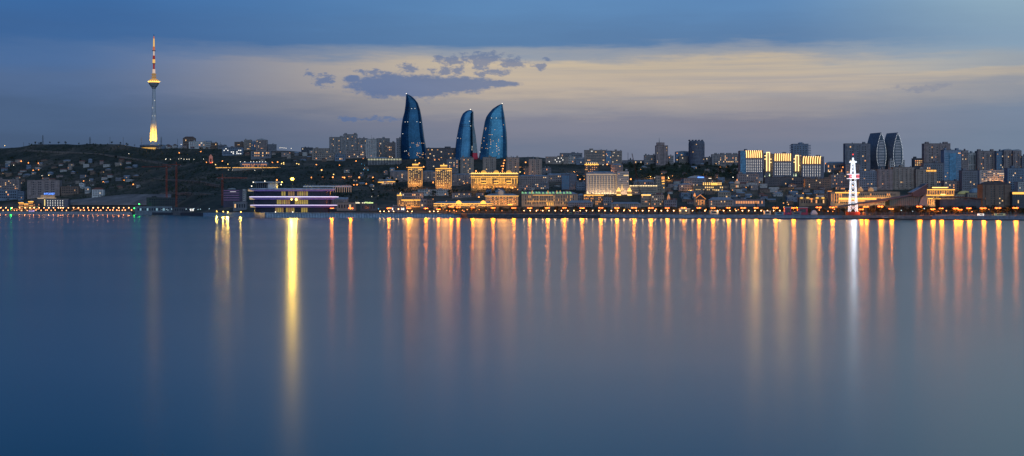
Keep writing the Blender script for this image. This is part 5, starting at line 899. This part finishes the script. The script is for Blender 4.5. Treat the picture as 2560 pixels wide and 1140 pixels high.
Y = place(1604, 516); s = Y/F; g = gz(1604, Y); r = thing('mobile_crane', (X(1604, Y), Y, g), 'mobile crane with a long thin leaning lattice boom right of the white hotel', 'crane'); MB().truss((2,0,3), ((1580-1604)*s,0,Zp(383.5, Y)-g), 2.0, 1.1, 26, .22, 3).build('boom', mat('boom_paint', (.16,.07,.05)), r); box(-3, 6, -2, 2, .8, 4).build('crane_body', GREY, r); box(-5, 8, -1.8, 1.8, -.5, .8).build('undercarriage', BLACK, r)
for u, pt, pb, big, lab in ((107,338,362,1,'largest lattice power pylon on the left ridge'),(225,342,363,1,'second lattice power pylon on the ridge, nearer the television tower'),(403,342,362,1,'lattice pylon just right of the television tower'),(59,356,366,0,'short pole on the slope at the far left of the ridge'),(275,342,363,0,'thin power pole right of the second lattice pylon'),(308,343,363,0,'thin power pole midway to the television tower'),(354,343,362,0,'thin power pole close left of the television tower'),(444,347,362,0,'thin pole among domed roofs right of the television tower'),(551,355,370,0,'thin pole above the low flat shed on the ridge'),(1570,381,404,0,'thin mast beside the mobile crane boom on the skyline')):
    Y = place(u, pb-1); s = Y/F; g = gz(u, Y)-1; r = thing('power_pylon' if big else 'power_pole', (X(u, Y), Y, g), lab, 'pylon' if big else 'pole', 'lattice power pylons' if big else 'power poles'); h = Zp(pt, Y)-g
    if big: MB().truss((0,0,0), (0,0,h), 4.5, .8, 6, .28, 3).build('lattice_mast', STEEL, r)
    else: MB().tube((0,0,0), (0,0,h), .7, .4, 5).build('pole_shaft', STEEL, r)
    for f, w_ in ((.62, 5.5), (.76, 4.5), (.9, 3.2)) if big else ((.8, 2.2), (.92, 1.6)): MB().tube((-w_,0,h*f), (w_,0,h*f), .3 if big else .25, seg=4).build('cross_arm', STEEL, r)

for o in [o for o in col.objects if o.name.startswith(('gold_lit_tower', 'domed_building', 'arcade_building', 'cupola_palace', 'corner_building', 'tiered_palace', 'government_building'))]:
    for x_ in ((-28, 28) if o.name.startswith(('domed', 'arcade', 'government')) else (0,)): bulb(o, (x_, -12, 16), 'facade_reflection_fill', 2300, (1, .40, .06), 9., 150)  # added sea-facing lamps that warm the gold fronts' reflections in the water
# ------------------------------------------------------------------ small houses
def house(u, py, w_, h_, wall, roof, rm, desc, lit=.12, group=None, nw=3, name='small_house'):
    Y = place(u, py); s = Y/F; g = gz(u, Y); r = thing(name, (X(u, Y), Y, g), None, 'house', group, rnd.uniform(-.15, .15)); W = w_*s; H = h_*s; D = max(7, min(14, W*.7)); rh = 0 if roof == 'flat' else min(H*.4, 3)
    box(-W/2, W/2, 0, D, -5, H-rh).build('wall', wall, r)
    e = .5
    {'flat': lambda q: q.box(-W/2-e, W/2+e, -e, D+e, H-rh, H-rh+.45), 'hip': lambda q: q.hip(-W/2-e, W/2+e, -e, D+e, H-rh, rh), 'gable': lambda q: q.gable(-W/2-e, W/2+e, -e, D+e, H-rh, rh, 'x'), 'gabley': lambda q: q.gable(-W/2-e, W/2+e, -e, D+e, H-rh, rh, 'y')}[roof](MB()).build('roof', rm, r)
    me = [box(-.65, .65, -.12, .2, -.75, .75).mesh('window', m_) for m_ in (GLASSD, WARMW if rnd.random() < .7 else ORANGEW)]
    for k in range(nw): put('window', me[rnd.random() < lit], r, (-W*.36+W*.72*k/max(1, nw-1), 0, (H-rh)*.55))
    auto(r, desc, u, py-h_/2); return r
WALLS = [(PALE,'pale'),(SAND,'sandy'),(PINK,'pinkish'),(GREY,'grey'),(BRICK,'brown'),(BLUEP,'bluish')]; ROOFS = [('flat',ROOFD,'flat roofed'),('flat',ROOFZ,'zinc roofed'),('hip',ROOFZ,'hip roofed'),('gable',ROOFZ,'zinc gabled'),('hip',ROOFB,'brown roofed'),('gabley',ROOFB,'brown gabled'),('gable',ROOFR,'red gabled')]
def scatter(n, u0, u1, py0, py1, w0, w1, h0, h1, where, lit, md=9, walls=WALLS, roofs=ROOFS, fixed=()):
    pts = list(fixed); t = 0
    while len(pts) < n and t < 4000:
        t += 1; p_ = (rnd.uniform(u0, u1), rnd.uniform(py0, py1))
        if all(abs(p_[0]-q[0])*.6+abs(p_[1]-q[1])*1.6 > md for q in pts): pts.append(p_)
    for u, py in pts:
        wl, wn = rnd.choice(walls); rf, rm, rn = rnd.choice(roofs)
        house(u, py, rnd.uniform(w0, w1), rnd.uniform(h0, h1), wl, rf, rm, f'{wn} {rn} house {where}', lit, 'small houses '+where, rnd.choice((2, 3, 4)))
scatter(62, 2, 345, 402, 470, 9, 18, 5, 9, 'on the dark hill', .06, 13, fixed=[(20,407),(95,405),(110,402),(167,405),(174,424),(182,434),(208,444),(274,444),(316,447),(340,443),(255,432),(270,426),(135,420),(58,430),(22,440),(45,446),(66,440),(300,470),(345,468),(130,452)])
scatter(24, 392, 600, 362, 372, 8, 14, 5, 8, 'on the ridge line', .12, 12); scatter(18, 600, 830, 382, 404, 8, 16, 5, 8, 'on the upper slope', .12, 14)
scatter(100, 1590, 2085, 452, 512, 12, 26, 7, 12, 'in the old town', .10, 11.5); scatter(16, 1185, 1470, 440, 500, 12, 24, 7, 12, 'amid the town blocks', .16, 15); scatter(14, 860, 1000, 420, 470, 9, 15, 5, 8, 'on the park slope', .3, 20); scatter(20, 1790, 2110, 405, 445, 10, 18, 7, 11, 'on the far slope', .16, 15); scatter(30, 2150, 2545, 440, 500, 14, 28, 9, 14, 'below the tall blocks', .12, 15); scatter(12, 1600, 1850, 404, 440, 9, 15, 5, 8, 'in the hillside wood', .2, 22)
for u, w_ in ((400,15),(420,16),(436,13)):
    r = house(u, 365, w_, 10, PALE, 'flat', ROOFD, 'domed pale villa on the ridge', .1, 'domed villas on the ridge', 3, 'domed_villa'); s = r.location.y/F
    MB().ball((0, 5, 9.5*s), w_*s*.42, 5, 4*s, 10, 6).build('dome', ROOFB, r)

# ------------------------------------------------------------------ lamps
def double_lamp():
    r = thing('street_lamp', (0,0,0), 'x', 'street lamp'); MB().tube((0,0,-1), (0,0,10), .2, .12, 6).build('pole', BLACK, r); MB().tube((-3.2,0,10.1), (3.2,0,10.1), .1, seg=4).build('cross_arm', BLACK, r)
    for sx_ in (-1, 1): MB().ball((0,0,0), 2.0, 1.1, .95, 8, 4).build('lamp_head', SODIUM, r, (sx_*2.1, 0, 9.7))
    bulb(r, (0, -3.2, 9.0), 'street_lamp_bulb', 2600, (1, .25, .0), 2.8, 165); bulb(r, (0, .5, 7.6), 'street_lamp_glow', 800, (1, .22, .02), .8)
    return r
def globe_lamp(m_, R_=.9, H=5.5, name='globe_lamp', inten=0, color=(1, .56, .22)):
    r = thing(name, (0,0,0), 'x', 'street lamp'); MB().tube((0,0,-1), (0,0,H-R_), .12, .08, 5).build('pole', BLACK, r); MB().ball((0,0,H), R_, seg=7, n=4).build('globe', m_, r)
    if inten: bulb(r, (0, -R_-1.4, H), name+'_bulb', inten, color, 1.3)
    return r
P0 = double_lamp(); G0 = globe_lamp(GLOBE, .85, 6, inten=150); used = set()
def lampput(proto, u, py, desc, off, H, group, sc=1.):
    Y = Ysh(u)+off if off is not None else place(u, py); g = gz(u, Y); h = Zp(py, Y)-g; k = max(.35, h/H)
    o = proto if proto.name not in used else dup(proto, (0,0,0)); used.add(proto.name); o['group'] = group
    o.location = (X(u, Y), Y, Zp(py, Y)-H*sc if off is None else g+max(0, h-H)*.0); 
    if off is not None:
        k_ = rnd.uniform(.85, 1.2); o.scale = (k_, k_, k_); dz_ = Zp(py, Y)-H*k_; o.location.z = dz_ if abs(dz_-g) < 3.5 else g
    auto(o, desc, u, py); return o
big = [(830,520.6),(877,520.6),(972.6,520.5),(1022,520.5),(1065,521),(1096,523),(1128,523),(1146,524),(1182,519),(1233,519.6),(1284.4,520),(1324,520),(1368.7,519.6),(1411,519.6),(1455.4,520),(1502,519.6),(1542,519.6),(1585,519.6),(1627,520),(1668,520),(1709,519.6),(1747,519.6),(1782.6,519.6),(1820.6,519.4),(1858,519.6),(1890,519.6),(1939,519.4),(1983.6,519.6),(2046.7,518.4),(2080,518.4),(2153,516.5),(2165,516.8),(2201,516.2),(2228,516.2),(2298,516.2),(2332,515.6),(2353,521),(2389,521),(2400,514),(2422,520.5),(2458,520.5),(2495,520),(2538.5,519.6)]
for u, py in big: lampput(P0, u, py, 'big orange double lamp on the promenade', 26, 9.7, 'big orange promenade lamps')
glob = [950.5,960,972,984,996,1008,1019,1030,1074,1084.6,1094.7]+[1310+k*15.6 for k in range(55) if not 27 < k < 29 and 1310+k*15.6 < 1960]
for u in glob: lampput(G0, u, 528.4 if u < 1100 else 526.6 if u < 2000 else 525, 'small white globe lamp along the quay', 14, 6, 'white globe lamps along the quay')
GO = globe_lamp(mat('pink_orange_globe', (.8,.6,.5), emit=(1,.44,.17), strength=3.5), 1.25, 8, 'shore_lamp', 260, (1, .30, .08))
for u in (2,15,30,49,63,75,85,98,110,122,134,146,152,158,171,184,196,209,220,233,245,258,270,284,297,309,322): lampput(GO, u, 519.4, 'tall lamp along the far shore', 40, 8, 'shore lamps of the upper row')
GL = globe_lamp(mat('low_orange_globe', (.8,.6,.4), emit=(1,.36,.10), strength=3.4), 1.25, 5, 'low_lamp')
for u in (8,20,36,42,54,68,78,90,103,114,118,128,138,155,166,201,211,222,230,240,247,252,266,275,282,292,298,306,313,329): lampput(GL, u, 525.6+rnd.uniform(-.6, .8), 'low orange light on the far shore', 14, 5, 'low orange lights at the far left water edge')
TL = globe_lamp(mat('tree_orange_globe', (.8,.5,.3), emit=(1,.34,.07), strength=3.5), .75, 6, 'garden_lamp')
for u, py in [(1100,527),(1108,523),(1117,526),(1124,527.5),(1135,526),(1141,528),(1152,525),(1160,528),(1168,524),(1190,526),(1198,524),(1215,526),(1236,526),(1255,527),(1340,528),(1345,525),(1352,526),(1389,526),(1596,521),(1561,524),(1571,523.5),(1606,527),(1640,523),(1690,525),(1765,524),(1800,525),(1806,520),(1838,523),(1846,524),(1905,525),(1995,523),(2048,525),(2086,523),(2150,524),(2262,515.6),(2366,516),(2346,521.5),(2070,513),(2082,511),(2430,515),(2472,524),(2520,526)]: lampput(TL, u, py, 'small orange garden lamp under the promenade trees', 44, 6, 'small orange garden lamps')
WL0 = globe_lamp(HILLC, .55, 7, 'white_post_lamp')
for u, py in ((2253,518.6),(2281.6,520),(2310.5,521.4),(405,507),(416,507),(429,507),(437,498.5),(457,507),(465.5,498.5),(474,507),(485,507),(495,507),(523,507),(501,516),(453,524),(420,525)): lampput(WL0, u, py, 'thin cool white post lamp', 12 if u > 2000 else 30, 7, 'cool white post lamps')
for (u, py), lab in (((28,521),'green beacon on the far left promenade, lowest of three'),((336,520.6),'green beacon at the start of the dark pier, the lower of two close together'),((348,510),'green beacon on a tall post at the start of the dark pier')):
    Y = Ysh(u)+18; g = zq(u); h = Zp(py, Y)-g; r = thing('beacon_light', (X(u, Y), Y, g), lab, 'beacon', 'green beacons'); MB().tube((0,0,-1), (0,0,h), .25, .15, 5).build('post', STEEL, r); MB().ball((0,0,h), 1.5, seg=8, n=5).build('beacon_glass', GREENB, r); bulb(r, (0, -2.6, h), 'beacon_bulb' if u < 100 else 'dim_beacon_bulb', 800 if u < 100 else 230, (.04, 1, .14), 1.4)
def hill(pts, m_, desc, group, R_=.95):
    p_ = globe_lamp(m_, R_, 6, 'slope_lamp')
    for u, py in pts: lampput(p_, u, py, desc, None, 6, group)
HO = [(22,404),(53,403),(96,408),(71,407),(83,426),(97,425),(209,453),(258,455),(310,451),(333,461),(346,467),(393,437),(375,440),(448,382),(502,379),(556,403),(681,406),(694,405),(692,450),(779,444),(791,412),(807,443),(832,443),(849,413),(857,443),(861,444),(874,443),(898,443.5),(908,397),(890,403),(915.5,459),(932,444),(932,452),(885,462),(893,462),(966,445.6),(1002,446.5),(1073,450.5),(1083,456),(1059,417),(1190,427.6),(1197,493),(1259,408),(1258,415),(1257,422),(1256,428),(1261,401),(1281,470),(1304,473),(1312,433),(1314,406),(1315.5,453.5),(1349,453),(1357.6,461),(1359.6,435.5),(1382,452),(1444,440),(1459,440),(1450,449),(1514,405.6),(1518,411),(1577,448),(1609,410),(1634,410),(1802,418),(1817,418),(1926,457),(1962,459),(2025,451),(2017,455),(2065,409),(2073,407),(2080,418),(2086,418),(2108,418),(2213,428),(2213,443),(2421,446.7),(2450,438),(2384,454),(2394,453),(2339,393),(2317,375.5),(2462,394),(2418,410),(2540,404),(1155,526),(804,425),(1090,402),(1048,408),(1070,412)]
hill(HO, HILLO, 'orange sodium light on the slope', 'orange lights on the slopes', 1.8)
HW_ = [(34,413),(54,429),(105,439),(193,468),(199,467),(267,455),(322,384),(415,397),(413,364.5),(416,364.5),(461,360.5),(453,361),(414,398.4),(426,398),(437,398),(447,397.4),(453,396.4),(460,398),(467,398),(473,398),(485,398.4),(509,398),(571,425),(581,425),(637,426),(657,426),(601,404.4),(612,404.4),(627,404.4),(634,404.4),(642,404.4),(649,404.4),(656,404.4),(664,404.4),(700,369.6),(705,369.4),(710,369.8),(715,370.4),(728,371),(708,385),(713,386),(720,387),(726,387.6),(620,382),(630,379.4),(636,379.4),(655,379.4),(932,474),(946,490),(930,491.4),(981,394),(1497,397.5),(1507.6,412),(1637,444),(1671,443),(1687,452),(1773,446),(1777,446),(1808,450),(1832,443),(2074,429),(2094,435),(1968,445),(1991,456),(1833,443),(2290,440),(2510,412),(2486,428),(2470,432),(2496,437)]
hill(HW_, HILLW, 'small white light on the slope', 'white lights on the slopes', .85)
HY_ = [(539,411.5),(569.8,410.4),(605,409.5),(658,409.5),(669.6,410),(704,409.2),(709,406.5),(709.5,410),(742,409),(747,410.5),(122,438),(851,371.5),(834,436),(12,364),(1805,445),(804,425.6),(673,388),(1300,430)]
hill(HY_, HILLY, 'yellow globe light above the shore', 'yellow globe lights on the slopes', 1.25); hill([(911,413),(920,425),(909,424),(915,418),(904,410),(946,522),(938,526)], CYANL, 'bluish glow light by the dark park steps', 'bluish lights in the park', 1.)

YL = globe_lamp(mat('amber_lamp_glass', (.8, .6, .3), emit=(1, .37, .08), strength=2.6), .95, 5, 'extra_slope_lamp')  # extra slope lamps scattered at random to add warm light in the town
for i_ in range(135):
    u = rnd.uniform(960, 2560); y_ = lampput(YL, u, rnd.uniform(max(404, table(RP, u)+6), 511), 'small amber yard light', None, 5, 'extra amber slope lamps in the town')
    if i_ % 4 == 1: bulb(y_, (0, -3.5, 6), 'extra_glow_bulb', 1100, (1, .40, .10), 1.)  # added amber street glow that warms the facades nearby

# ------------------------------------------------------------------ trees
def crown_mesh(k, n=210, flat=1.):
    q = MB(); r_ = random.Random(100+k); lobes = [(r_.uniform(-1.9,1.9), r_.uniform(-1.6,1.6), r_.uniform(-.9,2.2), r_.uniform(1.3,2.3)) for _ in range(7)]
    for _ in range(n):
        lx, ly, lz, lr = r_.choice(lobes); th, ph = r_.uniform(0, 6.283), math.acos(r_.uniform(-1, 1)); rr = lr*r_.uniform(.55, 1.06); c = Vector((lx+rr*math.sin(ph)*math.cos(th), ly+rr*math.sin(ph)*math.sin(th), (lz+rr*math.cos(ph)*.85)*flat))
        a = Vector((r_.uniform(-1,1), r_.uniform(-1,1), r_.uniform(-1,1))).normalized(); b = a.orthogonal().normalized(); sz = r_.uniform(.28, .62); q.add([c-a*sz, c+b*sz*.8, c+a*sz, c-b*sz*.8], [(0,1,2,3)])
    return q
def trunk_mesh(k):
    q = MB(); r_ = random.Random(50+k); q.tube((0,0,-1.5), (.15,0,3.4), .32, .2, 6)
    for _ in range(5): a = r_.uniform(0, 6.28); q.tube((.1,0,r_.uniform(2.2,3.3)), (1.5*math.cos(a), 1.5*math.sin(a), r_.uniform(4.6,6.2)), .14, .05, 4)
    return q
TREES = []
for k in range(6):
    r = thing('broadleaf_tree', (0,0,0), 'x', 'tree'); trunk_mesh(k).build('trunk', TRUNK, r); crown_mesh(k, flat=(1, 1.15, .85, 1, 1.3, .9)[k]).build('crown', LEAF[k % 3], r, (0,0,5.2)); TREES.append(r)
def cyp(k):
    r = thing('cypress_tree', (0,0,0), 'x', 'tree'); MB().tube((0,0,-1), (0,0,3), .25, .18, 6).build('trunk', TRUNK, r); q = MB(); r_ = random.Random(k)
    for _ in range(170):
        f = r_.random(); c = Vector((0,0,1+9*f)); a = r_.uniform(0, 6.28); w_ = 1.25*math.sin(math.pi*min(1, f*.9+.1))**.7*r_.uniform(.5, 1); c += Vector((w_*math.cos(a), w_*math.sin(a), 0)); d = Vector((math.cos(a), math.sin(a), 1.6)).normalized(); b = d.orthogonal().normalized(); q.add([c-d*.6, c+b*.35, c+d*.6, c-b*.35], [(0,1,2,3)])
    q.build('crown', LEAF[2], r); return r
def tree(u, py, h_, desc, group, off=None, proto=None):
    Y = Ysh(u)+off if off is not None else place(u, py); g = gz(u, Y); s = Y/F; p_ = proto or rnd.choice(TREES); H = h_ if off is not None else h_*s
    o = p_ if p_.name not in used else dup(p_, (0,0,0)); used.add(p_.name); k = H/9.; o['group'] = group
    o.location = (X(u, Y), Y, g-.2); o.scale = (k*rnd.uniform(.95, 1.3), k*rnd.uniform(.9, 1.2), k); o.rotation_euler.z = rnd.uniform(0, 6.28); auto(o, desc, u, py or 524); return o
u = 1098.
while u < 2570:
    tree(u+rnd.uniform(-3, 3), None, rnd.uniform(8.5, 12) if u < 2180 else rnd.uniform(9, 14), 'bushy dark tree of the front promenade row', 'front row of promenade trees', rnd.uniform(30, 52)); u += rnd.uniform(10, 14) if u < 2180 else rnd.uniform(8.5, 12)
u = 1100.
while u < 2570:
    tree(u+rnd.uniform(-4, 4), None, rnd.uniform(10, 14) if u < 2150 else rnd.uniform(12, 17), 'taller dark tree of the rear promenade row', 'rear row of promenade trees', rnd.uniform(62, 105)); u += rnd.uniform(17, 26) if u < 2150 else rnd.uniform(11, 15)
for k in range(44):
    u = rnd.uniform(790, 1000); tree(u, rnd.uniform(440, 506), rnd.uniform(9, 14), 'dark round tree on the park slope', 'trees on the park slope')
for k in range(40):
    u = rnd.uniform(1575, 1850); tree(u, rnd.uniform(408, 444), rnd.uniform(9, 14), 'dark tree in the wooded hill', 'trees on the wooded hill')
for k in range(34):
    u = rnd.uniform(10, 350); tree(u, rnd.uniform(398, 486), rnd.uniform(7, 11), 'dark tree between the hillside houses', 'trees between the hillside houses')
for k in range(20): tree(rnd.uniform(60, 340), rnd.uniform(359, 366), rnd.uniform(5, 8), 'small tree on the bare ridge', 'small trees on the ridge')
for k in range(16): tree(rnd.uniform(1000, 1240), rnd.uniform(480, 500), rnd.uniform(10, 14), 'dark tree behind the gold arcade', 'trees behind the gold arcade')
CY = cyp(3)
for u, py, h_ in ((1576,403,13),(1581,470,11),(800,396,12),(806,398,11),(984,470,12),(1660,515,12),(1672,517,13),(1590,517,12),(1546,517,12),(1520,517,11),(1890,516,12),(1990,514,11),(2310,522,13),(1240,478,10)): tree(u, py, h_, 'slim dark cypress', 'cypresses in the town', None, CY)
def woodland(lab, n, u0, u1, f0, f1, sz=(1.2, 2.6), m_=None):
    q = MB()
    for _ in range(n):
        u = rnd.uniform(u0, u1); py = rnd.uniform(f0(u), f1(u)); Y = place(u, py); x, g = X(u, Y), gz(u, Y)
        k_ = .5+.5*noise.noise((x*.012, Y*.012, 7.)); 
        if rnd.random() > .25+1.1*k_: continue
        R_ = rnd.uniform(*sz)*(.6+k_)
        for _ in range(9):
            c = Vector((x+rnd.gauss(0, R_*.6), Y+rnd.gauss(0, R_*.6), g+R_*rnd.uniform(.0, 1.5))); a = Vector((rnd.uniform(-1,1), rnd.uniform(-1,1), rnd.uniform(-.6,1))).normalized(); b = a.orthogonal().normalized(); z_ = R_*rnd.uniform(.25, .5); q.add([c-a*z_, c+b*z_, c+a*z_, c-b*z_], [(0,1,2,3)])
    tag(q.build('woodland', m_ or LEAF[0]), lab, kind='stuff')
woodland('dark scrub and bushes covering the left hill', 2600, -30, 560, lambda u: table(RP, u)+1, lambda u: 505 if u < 400 else 480, (1.2, 2.8), LEAF[0])
woodland('dark park wood on the slope behind the round glass building', 1900, 420, 1010, lambda u: 402 if u < 760 else 412, lambda u: 500, (1.4, 3.2), LEAF[2])
woodland('dark wood covering the hill left of the gold crowned hotel', 1700, 1560, 1860, lambda u: table(RP, u)+2, lambda u: 446, (1.6, 3.4), LEAF[0])
woodland('dark bushes among the middle town blocks', 900, 1000, 1470, lambda u: table(RP, u)+2, lambda u: 500, (1.2, 2.8), LEAF[2])
woodland('dark bushes among the old town roofs', 900, 1580, 2560, lambda u: 446, lambda u: 512, (1.2, 2.6), LEAF[0])

# ------------------------------------------------------------------ labels for the many alike: told apart by the nearest landmark
LM = [(381,'television tower'),(107,'largest power pylon'),(228,'arcaded white house'),(455,'tallest red crane'),(527,'arch monument'),(580,'violet building'),(727,'round glass building'),(860,'slab cluster'),(912,'letter sign'),(1033,'tallest curved tower'),(1109,'plain gold tower'),(1165,'lowest curved tower'),(1236,'three domed palace'),(1374,'green roofed palace'),(1505,'white grand hotel'),(1594,'mobile crane'),(1655,'stepped mast tower'),(1744,'round dark tower'),(1800,'gold lantern palace'),(1885,'tallest hotel wing'),(1957,'middle hotel wing'),(2030,'lowest hotel wing'),(2132,'white lattice derrick'),(2196,'first leaf tower'),(2244,'second leaf tower'),(2300,'sloping museum fin'),(2352,'tiered gold palace'),(2417,'greenish dome'),(2490,'brown apartment house')]
ORD = ['nearest','second','third','fourth','fifth','sixth','seventh','eighth','ninth','tenth','eleventh','twelfth','thirteenth','fourteenth','fifteenth','sixteenth','seventeenth','eighteenth','nineteenth','twentieth']
buckets = {}
for o, desc, u, py in AUTO:
    lu, ln = min(LM, key=lambda t: abs(t[0]-u)); buckets.setdefault((desc, ln, 'left' if u < lu else 'right'), []).append((abs(u-lu), o))
for (desc, ln, side), L_ in buckets.items():
    L_.sort(key=lambda t: t[0])
    for i, (_, o) in enumerate(L_):
        o['label'] = f'{desc}, {"just" if len(L_) == 1 else ORD[min(i, 19)]} {side} of the {ln}'

for o in [o for o in col.objects if o.type == 'FONT']:      # lettering becomes plain mesh
    dg = bpy.context.evaluated_depsgraph_get(); me = bpy.data.meshes.new_from_object(o.evaluated_get(dg)); me.name = 'sign_letters'
    n_ = put('sign_letters', me, o.parent, o.location); n_.rotation_euler = o.rotation_euler; cu = o.data; bpy.data.objects.remove(o); bpy.data.curves.remove(cu)
